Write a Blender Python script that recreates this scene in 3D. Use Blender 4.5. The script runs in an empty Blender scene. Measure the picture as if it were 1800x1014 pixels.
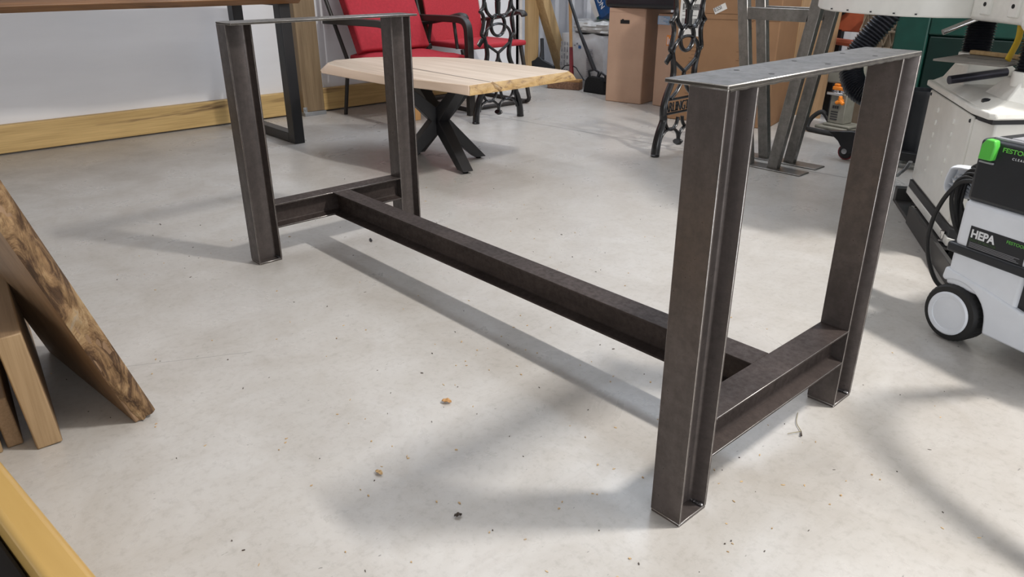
import bpy, bmesh, math, random
from mathutils import Vector, Matrix
R = math.radians
PI = math.pi
rnd = random.Random(7)
S = bpy.context.scene
C = S.collection

# ------------------------------------------------------------------ materials
MATS = {}
def nodes_of(name, rough=0.5, metal=0.0, spec=0.5, col=(0.5, 0.5, 0.5)):
    m = bpy.data.materials.new(name); m.use_nodes = True
    nt = m.node_tree; b = nt.nodes['Principled BSDF']
    b.inputs['Base Color'].default_value = (*col, 1)
    b.inputs['Roughness'].default_value = rough
    b.inputs['Metallic'].default_value = metal
    b.inputs['Specular IOR Level'].default_value = spec
    return m, nt, b
def coords(nt, scale=(1, 1, 1), rot=(0, 0, 0), kind='Object'):
    tc = nt.nodes.new('ShaderNodeTexCoord'); mp = nt.nodes.new('ShaderNodeMapping')
    mp.inputs['Scale'].default_value = scale; mp.inputs['Rotation'].default_value = rot
    nt.links.new(tc.outputs[kind], mp.inputs['Vector'])
    return mp.outputs['Vector']
def noise(nt, vec, scale, detail=4, rough=0.55, dist=0.0):
    n = nt.nodes.new('ShaderNodeTexNoise')
    n.inputs['Scale'].default_value = scale; n.inputs['Detail'].default_value = detail
    n.inputs['Roughness'].default_value = rough; n.inputs['Distortion'].default_value = dist
    nt.links.new(vec, n.inputs['Vector']); return n.outputs['Fac']
def ramp(nt, fac, stops):
    r = nt.nodes.new('ShaderNodeValToRGB'); e = r.color_ramp.elements
    while len(e) < len(stops): e.new(0.5)
    for el, (p, c) in zip(e, stops):
        el.position = p; el.color = (*c, 1) if len(c) == 3 else c
    nt.links.new(fac, r.inputs['Fac']); return r.outputs['Color']
def mix(nt, a, b, fac, mode='MIX'):
    n = nt.nodes.new('ShaderNodeMix'); n.data_type = 'RGBA'; n.blend_type = mode
    for sock, v in ((n.inputs['Factor'], fac), (n.inputs['A'], a), (n.inputs['B'], b)):
        if hasattr(v, 'links'): nt.links.new(v, sock)
        elif isinstance(v, tuple): sock.default_value = (*v, 1)
        else: sock.default_value = v
    # RGBA sockets
    for s, v in ((n.inputs[6], a), (n.inputs[7], b)):
        if hasattr(v, 'links'): nt.links.new(v, s)
        elif isinstance(v, tuple): s.default_value = (*v, 1)
    return n.outputs[2]
def bump(nt, b, height, strength=0.2, dist=0.01):
    n = nt.nodes.new('ShaderNodeBump'); n.inputs['Strength'].default_value = strength
    n.inputs['Distance'].default_value = dist
    nt.links.new(height, n.inputs['Height']); nt.links.new(n.outputs['Normal'], b.inputs['Normal'])
def plain(name, col, rough=0.5, metal=0.0, spec=0.5, var=0.12, scale=18, bmp=0.0):
    if name in MATS: return MATS[name]
    m, nt, b = nodes_of(name, rough, metal, spec, col)
    v = coords(nt); f = noise(nt, v, scale)
    lo = tuple(c * (1 - var) for c in col); hi = tuple(min(1, c * (1 + var)) for c in col)
    nt.links.new(ramp(nt, f, [(0.3, lo), (0.7, hi)]), b.inputs['Base Color'])
    if bmp: bump(nt, b, noise(nt, v, scale * 8), bmp, 0.002)
    MATS[name] = m; return m
def wood(name, c1, c2, axis=0, scale=9.0, stretch=0.06, rough=0.5, fine=True, dark=None, knots=0.0):
    if name in MATS: return MATS[name]
    m, nt, b = nodes_of(name, rough)
    sc = [1, 1, 1]; sc[axis] = stretch
    v = coords(nt, tuple(sc))
    f = noise(nt, v, scale, 5, 0.6, 1.4)
    col = ramp(nt, f, [(0.30, c1), (0.5, tuple((p + q) / 2 for p, q in zip(c1, c2))), (0.68, c2)])
    if fine:
        sc2 = [1, 1, 1]; sc2[axis] = 0.03
        g = noise(nt, coords(nt, tuple(sc2)), scale * 14, 3, 0.6)
        col = mix(nt, col, ramp(nt, g, [(0.35, (0.72, 0.68, 0.62)), (0.6, (1, 1, 1))]), 0.6, 'MULTIPLY')
    if dark:
        sc3 = [1, 1, 1]; sc3[axis] = 0.10
        g = noise(nt, coords(nt, tuple(sc3), kind='Object'), scale * 0.45, 4, 0.65, 2.0)
        col = mix(nt, col, dark, ramp(nt, g, [(0.60, (0, 0, 0)), (0.70, (1, 1, 1))]))
    nt.links.new(col, b.inputs['Base Color'])
    bump(nt, b, f, 0.08, 0.004)
    MATS[name] = m; return m

def make_floor():
    m, nt, b = nodes_of('polished_concrete', 0.34, 0, 0.5)
    v = coords(nt)
    big = noise(nt, v, 0.9, 4, 0.6, 0.8)
    col = ramp(nt, big, [(0.32, (0.42, 0.395, 0.365)), (0.52, (0.485, 0.465, 0.438)), (0.70, (0.515, 0.50, 0.48))])
    med = noise(nt, v, 5.5, 6, 0.65, 0.6)
    col = mix(nt, col, ramp(nt, med, [(0.33, (0.84, 0.815, 0.78)), (0.58, (1, 1, 1))]), 0.7, 'MULTIPLY')
    fine = noise(nt, v, 60, 4, 0.7)
    col = mix(nt, col, ramp(nt, fine, [(0.30, (0.82, 0.81, 0.80)), (0.5, (1, 1, 1)), (0.8, (1.0, 1.0, 1.0))]), 0.7, 'MULTIPLY')
    sw = noise(nt, coords(nt, (1, 0.28, 1), (0, 0, R(24))), 17, 5, 0.7, 1.5)
    col = mix(nt, col, ramp(nt, sw, [(0.34, (0.86, 0.84, 0.82)), (0.50, (1, 1, 1))]), 0.35, 'MULTIPLY')
    # small scuffs and pits
    sp = noise(nt, coords(nt, (1, 0.45, 1), (0, 0, R(-31))), 95, 2, 0.5)
    col = mix(nt, col, (0.20, 0.19, 0.175), ramp(nt, sp, [(0.735, (0, 0, 0)), (0.77, (0.8, 0.8, 0.8))]))
    # saw-cut control joint: a dark line on the slab
    tc = nt.nodes.new('ShaderNodeTexCoord'); sx = nt.nodes.new('ShaderNodeSeparateXYZ')
    nt.links.new(tc.outputs['Object'], sx.inputs[0])
    def M(op, a, bb=None, c=None):
        n = nt.nodes.new('ShaderNodeMath'); n.operation = op
        for i, q in enumerate((a, bb, c)):
            if q is None: continue
            if hasattr(q, 'links'): nt.links.new(q, n.inputs[i])
            else: n.inputs[i].default_value = q
        return n.outputs[0]
    line = M('ABSOLUTE', M('SUBTRACT', M('SUBTRACT', sx.outputs['Y'], M('MULTIPLY', sx.outputs['X'], 0.088)), 2.047))
    k = M('LESS_THAN', line, 0.0035)
    col = mix(nt, col, (0.17, 0.165, 0.16), k)
    # hairline crack in the slab at the left
    wob = M('MULTIPLY', M('SUBTRACT', noise(nt, v, 6, 4, 0.7), 0.5), 0.03)
    cr = M('ABSOLUTE', M('ADD', M('SUBTRACT', M('SUBTRACT', sx.outputs['Y'], M('MULTIPLY', sx.outputs['X'], 1.903)), -0.1113), wob))
    k2 = M('MULTIPLY', M('LESS_THAN', cr, 0.0022), M('MULTIPLY', M('GREATER_THAN', sx.outputs['X'], -0.37), M('LESS_THAN', sx.outputs['X'], -0.24)))
    col = mix(nt, col, (0.22, 0.21, 0.20), M('MULTIPLY', k2, 0.8))
    nt.links.new(col, b.inputs['Base Color'])
    rr = ramp(nt, med, [(0.35, (0.40, 0.40, 0.40)), (0.65, (0.26, 0.26, 0.26))])
    nt.links.new(rr, b.inputs['Roughness'])
    bump(nt, b, med, 0.06, 0.01)
    return m
def make_steel(name, col, rough=0.42, metal=0.75, scale=7, brush=(1, 1, 0.12), spec=0.5):
    m, nt, b = nodes_of(name, rough, metal, spec, col)
    v = coords(nt, brush); f = noise(nt, v, scale, 6, 0.65, 0.5)
    g = noise(nt, coords(nt), scale * 6, 5, 0.7)
    lo = tuple(c * 0.62 for c in col); hi = tuple(min(1, c * 1.45) for c in col)
    c2 = ramp(nt, f, [(0.28, lo), (0.5, col), (0.74, hi)])
    c2 = mix(nt, c2, ramp(nt, g, [(0.35, (0.7, 0.68, 0.66)), (0.62, (1.1, 1.08, 1.06))]), 0.7, 'MULTIPLY')
    nt.links.new(c2, b.inputs['Base Color'])
    nt.links.new(ramp(nt, g, [(0.3, (rough * 1.25,) * 3), (0.7, (rough * 0.8,) * 3)]), b.inputs['Roughness'])
    bump(nt, b, g, 0.05, 0.002)
    return m
def make_bark():
    m, nt, b = nodes_of('bark_edge', 0.85)
    v = coords(nt, (1, 1, 0.30))
    f = noise(nt, v, 20, 9, 0.74, 0.9)
    col = ramp(nt, f, [(0.30, (0.022, 0.012, 0.007)), (0.42, (0.10, 0.052, 0.024)), (0.50, (0.30, 0.18, 0.085)),
                       (0.58, (0.46, 0.31, 0.16)), (0.66, (0.40, 0.33, 0.25)), (0.75, (0.08, 0.042, 0.02))])
    nt.links.new(col, b.inputs['Base Color']); bump(nt, b, f, 0.9, 0.02)
    return m
def make_slab_end():
    m, nt, b = nodes_of('yellow_live_edge', 0.55)
    v = coords(nt, (1, 0.4, 1))
    f = noise(nt, v, 22, 6, 0.7, 1.2)
    col = ramp(nt, f, [(0.30, (0.13, 0.065, 0.02)), (0.42, (0.36, 0.22, 0.075)), (0.6, (0.48, 0.32, 0.13)), (0.8, (0.42, 0.27, 0.10))])
    nt.links.new(col, b.inputs['Base Color']); bump(nt, b, f, 0.4, 0.008)
    return m
def make_wall():
    m, nt, b = nodes_of('white_wall_panel', 0.16, 0, 0.5)
    v = coords(nt, (1, 0.2, 1)); f = noise(nt, v, 9, 4, 0.6)
    nt.links.new(ramp(nt, f, [(0.3, (0.78, 0.78, 0.80)), (0.7, (0.82, 0.82, 0.84))]), b.inputs['Base Color'])
    bump(nt, b, noise(nt, coords(nt, (1, 0.5, 3)), 5, 2, 0.4), 0.12, 0.01)
    return m

M_FLOOR = make_floor(); M_WALL = make_wall()
M_STEEL = make_steel('mill_scale_steel', (0.095, 0.081, 0.077), 0.33, 0.5, 9)
M_EDGE = make_steel('ground_steel_edge', (0.40, 0.385, 0.37), 0.35, 0.85, 30, (1, 1, 1))
M_STEELP = make_steel('ground_steel_plate', (0.066, 0.060, 0.052), 0.42, 0.5, 9, (1, 1, 1))
M_STEELX = make_steel('mill_scale_flat', (0.046, 0.036, 0.033), 0.54, 0.10, 14, (0.3, 0.3, 1), 0.14)
M_WELD = make_steel('weld_bead', (0.16, 0.16, 0.17), 0.35, 0.9, 40, (1, 1, 1))
M_BRUSHED = make_steel('brushed_tube', (0.27, 0.262, 0.25), 0.36, 0.88, 6, (1, 1, 0.1))
M_BLACKMETAL = plain('black_powder_coat', (0.010, 0.010, 0.012), 0.42)
M_IRON = plain('black_cast_iron', (0.008, 0.008, 0.009), 0.25, 0, 0.6)
M_DARKFRAME = plain('dark_bronze_frame', (0.022, 0.018, 0.016), 0.45)
M_RED = plain('red_fabric', (0.36, 0.022, 0.034), 0.8, 0, 0.3, 0.12, 60, 0.15)
M_RED2 = plain('red_sling_fabric', (0.42, 0.03, 0.042), 0.75, 0, 0.3, 0.12, 120, 0.15)
M_WHITE = plain('white_machine_paint', (0.80, 0.795, 0.75), 0.32, 0, 0.5, 0.04)
M_WHITE2 = plain('white_cast_paint', (0.80, 0.79, 0.74), 0.30, 0, 0.5, 0.05, 30, 0.25)
M_PLASTIC = plain('light_grey_plastic', (0.72, 0.75, 0.80), 0.38, 0, 0.5, 0.03)
M_BLACKPL = plain('black_plastic', (0.012, 0.014, 0.018), 0.42)
M_RUBBER = plain('black_rubber', (0.010, 0.010, 0.010), 0.6)
M_HOSE = plain('black_hose', (0.012, 0.013, 0.017), 0.28)
M_GREEN = plain('dark_green_paint', (0.006, 0.045, 0.034), 0.4)
M_GREEND = plain('deep_green_panel', (0.004, 0.017, 0.014), 0.35)
M_LIME = plain('lime_green_plastic', (0.09, 0.48, 0.06), 0.4, 0, 0.5, 0.03)
M_LIMEPRINT = plain('lime_print', (0.13, 0.50, 0.07), 0.5)
M_DIMPRINT = plain('dim_green_print', (0.045, 0.09, 0.03), 0.5)
M_PRINT = plain('white_print', (0.75, 0.76, 0.78), 0.5)
M_GREYPRINT = plain('grey_print', (0.28, 0.28, 0.30), 0.6)
M_BLACKPRINT = plain('black_print', (0.03, 0.03, 0.035), 0.6)
M_CARD = plain('brown_cardboard', (0.27, 0.155, 0.085), 0.8, 0, 0.2, 0.10, 5)
M_CARDP = plain('pinkish_cardboard', (0.50, 0.33, 0.235), 0.8, 0, 0.2, 0.08, 5)
M_CARDG = plain('grey_cardboard', (0.20, 0.185, 0.165), 0.85, 0, 0.2, 0.15, 12)
M_PAPER = plain('white_label_paper', (0.66, 0.65, 0.63), 0.6, 0, 0.3, 0.03)
M_BLUE = plain('pale_blue_label', (0.30, 0.44, 0.62), 0.6)
M_ORANGE = plain('orange_plastic', (0.75, 0.23, 0.02), 0.4, 0, 0.5, 0.05)
M_ORANGEL = plain('orange_label', (0.72, 0.25, 0.05), 0.6, 0, 0.5, 0.05)
M_RUST = plain('faded_orange_paint', (0.42, 0.10, 0.045), 0.55)
M_GALV = plain('galvanised_steel', (0.38, 0.40, 0.42), 0.4, 0.8)
M_CHROME = plain('bright_steel', (0.55, 0.55, 0.56), 0.2, 1.0)
M_ROD = plain('blued_steel_rod', (0.07, 0.07, 0.09), 0.3, 0.7)
M_GREYTOOL = plain('olive_grey_paint', (0.20, 0.195, 0.165), 0.45)
M_YELLOW = plain('yellow_webbing', (0.55, 0.36, 0.02), 0.6)
M_BAG = plain('white_bag_plastic', (0.52, 0.52, 0.53), 0.32, 0, 0.5, 0.1, 14, 0.3)
M_CLEAR = plain('crinkled_clear_wrap', (0.55, 0.545, 0.53), 0.18, 0, 0.7, 0.25, 22, 0.6)
M_BLUEBAG = plain('blue_bag_plastic', (0.02, 0.10, 0.30), 0.35)
M_GREENBAG = plain('green_bag_plastic', (0.015, 0.11, 0.045), 0.4)
M_BRISTLE = plain('brown_bristle', (0.20, 0.115, 0.075), 0.9, 0, 0.2, 0.35, 90, 0.6)
M_REDMETAL = plain('dark_red_metal', (0.17, 0.015, 0.02), 0.4)
M_BEIGE = plain('beige_ribbed_plastic', (0.36, 0.28, 0.20), 0.6)
M_FELT = plain('black_felt', (0.006, 0.005, 0.006), 0.8)
M_WHITETRIM = plain('white_trim', (0.72, 0.69, 0.67), 0.5)
M_SHEET = plain('white_ribbed_sheet', (0.62, 0.62, 0.65), 0.35, 0, 0.5, 0.04)
M_CEIL = plain('white_ceiling', (0.62, 0.62, 0.62), 0.7)

W_BASE = wood('oak_beam_yellow', (0.50, 0.33, 0.125), (0.70, 0.485, 0.205), 1, 9, 0.05, 0.55, dark=(0.16, 0.09, 0.04))
W_POST = wood('aged_post_wood', (0.17, 0.115, 0.062), (0.30, 0.215, 0.125), 2, 10, 0.05, 0.7, dark=(0.09, 0.06, 0.035))
W_POST2 = wood('brown_post_wood', (0.10, 0.062, 0.042), (0.16, 0.105, 0.075), 2, 10, 0.05, 0.75)
W_PINE = wood('pine_stud', (0.42, 0.27, 0.12), (0.56, 0.39, 0.20), 2, 8, 0.05, 0.6, dark=(0.25, 0.14, 0.05))
W_WALNUT = wood('oiled_dark_slab', (0.10, 0.045, 0.020), (0.33, 0.16, 0.065), 1, 8, 0.10, 0.4, dark=(0.035, 0.016, 0.01))
W_MAPLE = wood('pale_maple', (0.52, 0.41, 0.31), (0.68, 0.58, 0.48), 0, 5, 0.08, 0.5, dark=(0.33, 0.23, 0.155))
W_MAPLES = wood('pale_sapwood', (0.62, 0.46, 0.34), (0.72, 0.56, 0.43), 0, 5, 0.08, 0.55, fine=False)
W_SLAB = wood('brown_slab_wood', (0.19, 0.115, 0.062), (0.33, 0.21, 0.12), 2, 7, 0.08, 0.5, dark=(0.11, 0.06, 0.03))
W_OAK = wood('oak_block_face', (0.30, 0.20, 0.105), (0.40, 0.28, 0.155), 2, 12, 0.08, 0.55)
W_OAKD = wood('oak_block_side', (0.21, 0.135, 0.07), (0.32, 0.21, 0.12), 0, 12, 0.08, 0.6)
W_YELLOW = wood('varnished_maple', (0.40, 0.245, 0.07), (0.50, 0.32, 0.105), 0, 6, 0.06, 0.3, fine=False)
W_HANDLE = wood('ash_handle', (0.42, 0.22, 0.08), (0.56, 0.32, 0.13), 2, 14, 0.03, 0.45, fine=False)
W_PLY = wood('plywood_sheet', (0.42, 0.27, 0.15), (0.53, 0.36, 0.21), 2, 4, 0.1, 0.6)
W_CHIP = wood('chip_wood', (0.40, 0.25, 0.11), (0.62, 0.45, 0.25), 0, 50, 0.5, 0.7, fine=False)
M_BARK = make_bark(); M_END = make_slab_end()

# ------------------------------------------------------------------ mesh helpers
def NB(): return bmesh.new()
def box(bm, x0, x1, y0, y1, z0, z1, mat=None):
    vs = [bm.verts.new((x, y, z)) for x in (x0, x1) for y in (y0, y1) for z in (z0, z1)]
    fs = [(0, 1, 3, 2), (4, 6, 7, 5), (0, 4, 5, 1), (2, 3, 7, 6), (0, 2, 6, 4), (1, 5, 7, 3)]
    out = [bm.faces.new([vs[i] for i in f]) for f in fs]
    if mat is not None:
        for v in vs: v.co = mat @ v.co
    return vs
def prism(bm, pts, lo, hi, fn):
    """polygon pts (p,q) swept from lo to hi; fn(p,q,t)->xyz"""
    a = [bm.verts.new(fn(p, q, lo)) for p, q in pts]; b = [bm.verts.new(fn(p, q, hi)) for p, q in pts]
    n = len(pts)
    fs = [bm.faces.new(a), bm.faces.new(list(reversed(b)))]
    for i in range(n):
        j = (i + 1) % n
        fs.append(bm.faces.new((a[j], a[i], b[i], b[j])))
    bmesh.ops.recalc_face_normals(bm, faces=fs)
    return a, b
def frames(pts, closed=False):
    P = [Vector(p) for p in pts]; n = len(P); T = []
    for i in range(n):
        if closed: t = P[(i + 1) % n] - P[i - 1]
        else: t = P[min(i + 1, n - 1)] - P[max(i - 1, 0)]
        T.append(t.normalized() if t.length > 1e-9 else Vector((0, 0, 1)))
    return P, T
def tube(bm, pts, r, seg=10, closed=False, up=None, flat=1.0, cap=True, sq=False):
    """sweep a round (or rectangular) section along pts. r: radius or list; flat: ratio across 'up'"""
    P, T = frames(pts, closed); n = len(P)
    rs = r if isinstance(r, (list, tuple)) else [r] * n
    u = Vector(up) if up else (Vector((0, 0, 1)) if abs(T[0].z) < 0.9 else Vector((1, 0, 0)))
    rings = []
    N = (u - T[0] * u.dot(T[0])).normalized()
    for i in range(n):
        if up: N = (Vector(up) - T[i] * Vector(up).dot(T[i]))
        else: N = N - T[i] * N.dot(T[i])
        if N.length < 1e-6: N = T[i].orthogonal()
        N.normalize(); Bn = T[i].cross(N)
        ring = []
        if sq:
            for cx, cy in ((1, 1), (-1, 1), (-1, -1), (1, -1)):
                ring.append(bm.verts.new(P[i] + N * rs[i] * flat * cx + Bn * rs[i] * cy))
        else:
            for k in range(seg):
                a = 2 * PI * k / seg
                ring.append(bm.verts.new(P[i] + N * math.cos(a) * rs[i] * flat + Bn * math.sin(a) * rs[i]))
        rings.append(ring)
    m = len(rings[0]); rng = range(n if closed else n - 1)
    fs = []
    for i in rng:
        A = rings[i]; B = rings[(i + 1) % n]
        for k in range(m):
            fs.append(bm.faces.new((A[k], A[(k + 1) % m], B[(k + 1) % m], B[k])))
    if cap and not closed:
        fs.append(bm.faces.new(list(reversed(rings[0])))); fs.append(bm.faces.new(rings[-1]))
    bmesh.ops.recalc_face_normals(bm, faces=fs)
def smooth(pts, n=6, closed=False):
    """Catmull-Rom through pts"""
    P = [Vector(p) for p in pts]; out = []; L = len(P)
    for i in range(L if closed else L - 1):
        p1, p2 = P[i], P[(i + 1) % L]
        p0 = P[i - 1] if (closed or i > 0) else p1 * 2 - p2
        p3 = P[(i + 2) % L] if (closed or i + 2 < L) else p2 * 2 - p1
        for k in range(n):
            t = k / n
            out.append(0.5 * ((2 * p1) + (p2 - p0) * t + (2 * p0 - 5 * p1 + 4 * p2 - p3) * t * t + (3 * p1 - p0 - 3 * p2 + p3) * t ** 3))
    if not closed: out.append(P[-1])
    return out
def lathe(bm, prof, seg=24, M=None):
    rings = []
    for r, z in prof:
        ring = [bm.verts.new((r * math.cos(2 * PI * k / seg), r * math.sin(2 * PI * k / seg), z)) for k in range(seg)] if r > 1e-6 else [bm.verts.new((0, 0, z))]
        rings.append(ring)
    fs = []
    for A, B in zip(rings, rings[1:]):
        for k in range(seg):
            j = (k + 1) % seg
            if len(A) == 1 and len(B) == 1: continue
            if len(A) == 1: fs.append(bm.faces.new((A[0], B[j], B[k])))
            elif len(B) == 1: fs.append(bm.faces.new((A[k], A[j], B[0])))
            else: fs.append(bm.faces.new((A[k], A[j], B[j], B[k])))
    if len(rings[0]) > 1: fs.append(bm.faces.new(list(reversed(rings[0]))))
    if len(rings[-1]) > 1: fs.append(bm.faces.new(rings[-1]))
    bmesh.ops.recalc_face_normals(bm, faces=fs)
    if M is not None:
        for ring in rings:
            for v in ring: v.co = M @ v.co
def obj(name, bm, mat, parent=None, bevel=0.0, seg=2, auto=35, loc=None, rot=None, sub=0, edge=None):
    me = bpy.data.meshes.new(name); bm.to_mesh(me); bm.free()
    me.materials.append(mat)
    me.shade_smooth(); me.set_sharp_from_angle(angle=R(auto))
    o = bpy.data.objects.new(name, me); C.objects.link(o)
    if parent: o.parent = parent
    if loc: o.location = loc
    if rot: o.rotation_euler = rot
    if bevel:
        md = o.modifiers.new('bevel', 'BEVEL'); md.width = bevel; md.segments = seg; md.limit_method = 'ANGLE'; md.angle_limit = R(40)
        if edge: me.materials.append(edge); md.material = 1; md.angle_limit = R(75)
    if sub:
        md = o.modifiers.new('sub', 'SUBSURF'); md.levels = sub; md.render_levels = sub
    return o
def thing(name, label, cat, loc=(0, 0, 0), rz=0.0, group=None):
    o = bpy.data.objects.new(name, None); C.objects.link(o); o.empty_display_size = 0.05
    o.location = loc; o.rotation_euler = (0, 0, rz)
    return tag(o, label, cat, group)
def tag(o, label, cat, group=None, kind=None):
    o['label'] = label; o['category'] = cat
    if group: o['group'] = group
    if kind: o['kind'] = kind
    return o
def struct(name, bm, mat, bevel=0.0):
    o = obj(name, bm, mat, bevel=bevel); o['kind'] = 'structure'; return o
def text(name, s, mat, parent, size, loc, rot=(R(90), 0, 0), ext=0.0006, align='LEFT', sx=1.0, bold=0.0):
    cu = bpy.data.curves.new(name, 'FONT'); cu.body = s; cu.size = size; cu.extrude = ext; cu.align_x = align; cu.offset = bold
    t = bpy.data.objects.new(name, cu); C.objects.link(t)
    bpy.context.view_layer.update()
    me = bpy.data.meshes.new_from_object(t.evaluated_get(bpy.context.evaluated_depsgraph_get()))
    C.objects.unlink(t); bpy.data.objects.remove(t)
    for v in me.vertices: v.co.x *= sx
    me.materials.clear(); me.materials.append(mat)
    o = bpy.data.objects.new(name, me); C.objects.link(o); o.parent = parent
    o.location = loc; o.rotation_euler = rot
    return o
def dup(root, loc, rz=None, label=None):
    r = root.copy(); C.objects.link(r); r.location = loc
    if rz is not None: r.rotation_euler = (0, 0, rz)
    if label: r['label'] = label
    for ch in list(root.children):
        c = ch.copy(); C.objects.link(c); c.parent = r
        for g in list(ch.children):
            d = g.copy(); C.objects.link(d); d.parent = c
    return r

# ------------------------------------------------------------------ the setting
bm = NB(); box(bm, -3.15, 4.2, -3.6, 4.1, -0.12, 0.0); struct('floor', bm, M_FLOOR)
bm = NB(); box(bm, -3.15, -3.05, -3.6, 2.90, 0.0, 3.6); struct('wall_left', bm, M_WALL)
# ribbed white sheet at the back
bm = NB(); pts = []
x = -3.9
while x < 4.2:
    pts += [(x, 0.0), (x + 0.10, 0.0), (x + 0.125, -0.022), (x + 0.165, -0.022)]; x += 0.19
poly = pts + [(4.2, 0.10), (-3.9, 0.10)]
prism(bm, poly, 0.0, 3.6, lambda p, q, t: (p, 3.80 + q, t)); struct('wall_back', bm, M_SHEET)
bm = NB(); box(bm, -3.9, 4.2, -3.6, 3.9, 3.6, 3.7); struct('ceiling', bm, M_CEIL)
bm = NB(); box(bm, -3.9, -3.80, 2.90, 3.80, 0.0, 3.6); box(bm, -3.8, -3.05, 2.86, 2.90, 0, 3.6); struct('wall_recess', bm, M_SHEET)
bm = NB(); box(bm, -3.9, -3.15, 2.86, 3.9, -0.12, 0.0); struct('floor_recess', bm, M_FLOOR)
bm = NB(); box(bm, -3.05, -3.005, -3.6, 0.985, 0.008, 0.142); struct('baseboard_left', bm, W_BASE, 0.004)
bm = NB(); box(bm, -3.05, -3.005, 1.130, 1.785, 0.008, 0.142); box(bm, -3.05, -3.005, 1.985, 2.45, 0.008, 0.142); struct('baseboard_rear', bm, W_BASE, 0.004)
bm = NB(); box(bm, -3.06, -3.035, 2.885, 2.912, 0.0, 3.6); struct('trim_1', bm, M_WHITETRIM, 0.002)

# timber posts against the left wall
p = thing('timber_post', 'light brown timber post in a metal shoe on the left wall', 'post', (-2.99, 1.058, 0))
bm = NB(); box(bm, -0.058, 0.058, -0.070, 0.070, 0.024, 3.6); obj('post_shaft', bm, W_POST, p, 0.004)
bm = NB(); box(bm, -0.059, 0.066, -0.072, 0.074, 0.0, 0.024); box(bm, 0.058, 0.062, -0.078, -0.052, 0.02, 0.055)
obj('post_shoe', bm, M_GALV, p, 0.001)
bm = NB(); lathe(bm, [(0.007, 0), (0.007, 0.006), (0.0, 0.008)], 10, Matrix.Translation((0.062, -0.066, 0.043)) @ Matrix.Rotation(R(90), 4, 'Y')); obj('bolt_head', bm, M_GALV, p)
p = thing('timber_post', 'dark brown board post on the left wall between the two red chairs', 'post', (-2.99, 1.885, 0))
bm = NB(); box(bm, -0.058, 0.035, -0.095, -0.035, 0.0, 3.6); obj('post_board', bm, W_POST2, p, 0.003)
bm = NB(); box(bm, -0.058, 0.040, -0.031, 0.050, 0.0, 3.6); obj('post_board', bm, W_POST2, p, 0.003)
bm = NB(); box(bm, -0.058, 0.035, 0.054, 0.098, 0.0, 3.6); obj('post_board', bm, W_POST2, p, 0.003)
# stud and brace
p = thing('wall_stud', 'pale pine stud standing upright at the white wall corner', 'timber', (-3.0, 2.975, 0))
bm = NB(); box(bm, -0.02, 0.02, -0.053, 0.060, 0.0, 3.6); obj('stud_shaft', bm, W_PINE, p, 0.003)
p = thing('diagonal_brace', 'pale pine board leaning diagonally from the stud behind the broom', 'timber', (-2.935, 3.30, 0))
bm = NB(); tube(bm, [(0.0, 0.0, 0.012), (-0.03, -0.52, 1.22)], 0.045, sq=True, up=(0, 1, 0.4), flat=0.88); obj('brace_board', bm, W_PINE, p, 0.003)

# ------------------------------------------------------------------ steel table base
HH, LL, WW, WP, FB, FD, HC = 0.712, 1.6387, 0.6124, 0.1003, 0.0595, 0.0758, 0.1809
def ibeam(b=FB, d=FD, tw=0.0046, t0=0.0042, t1=0.0098, fr=0.006):
    """profile (flange axis p, depth axis q), flanges with sloped inner faces and filleted roots"""
    h = d / 2; w = b / 2; q = []
    q += [(-w, -h), (w, -h), (w, -h + t0)]
    for k in range(5):
        a = k / 4 * R(84)
        q.append((tw / 2 + fr - fr * math.sin(a), -h + t1 + fr - fr * math.cos(a)))
    up = [(x, -y) for x, y in reversed(q[2:])]
    right = q[2:] + up            # right side bottom tip -> top tip
    poly = [(-w, -h), (w, -h)] + right + [(w, h), (-w, h)]
    left = [(-x, y) for x, y in reversed(right)]
    poly += left
    out = []
    for v in poly:
        if not out or (Vector(v) - Vector(out[-1])).length > 1e-6: out.append(v)
    return out
IB = ibeam()
tb = thing('steel_table_base', 'raw steel table base of heavy beam legs on the concrete floor', 'table base', (0, 0, 0))
X1 = LL / 2; Y1 = WW / 2
for sx in (-1, 1):
    for sy in (-1, 1):
        cx = sx * (X1 - FB / 2); cy = sy * (Y1 - FD / 2)
        bm = NB(); prism(bm, IB, 0.006, HH - 0.006, lambda p, q, t: (cx + p, cy + q, t))
        lg = obj('leg', bm, M_STEEL, tb, 0.0007, 1, 30, edge=M_EDGE)
        bm = NB(); box(bm, cx - FB / 2 + 0.0005, cx + FB / 2 - 0.0005, cy - FD / 2 + 0.0005, cy + FD / 2 - 0.0005, 0.0, 0.006)
        obj('foot_plate', bm, M_STEEL, lg, 0.0012, 1, edge=M_EDGE)
        bm = NB(); yy = cy + (FD / 2 - 0.008)
        for k in range(9):
            xx = cx + 0.004 + k * 0.0026
            lathe(bm, [(0, -0.0042), (0.0035, -0.002), (0.0042, 0.001), (0, 0.004)], 8, Matrix.Translation((xx, yy + rnd.uniform(-.001, .001), 0.0085)))
        obj('weld_bead', bm, M_WELD, lg)
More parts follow.
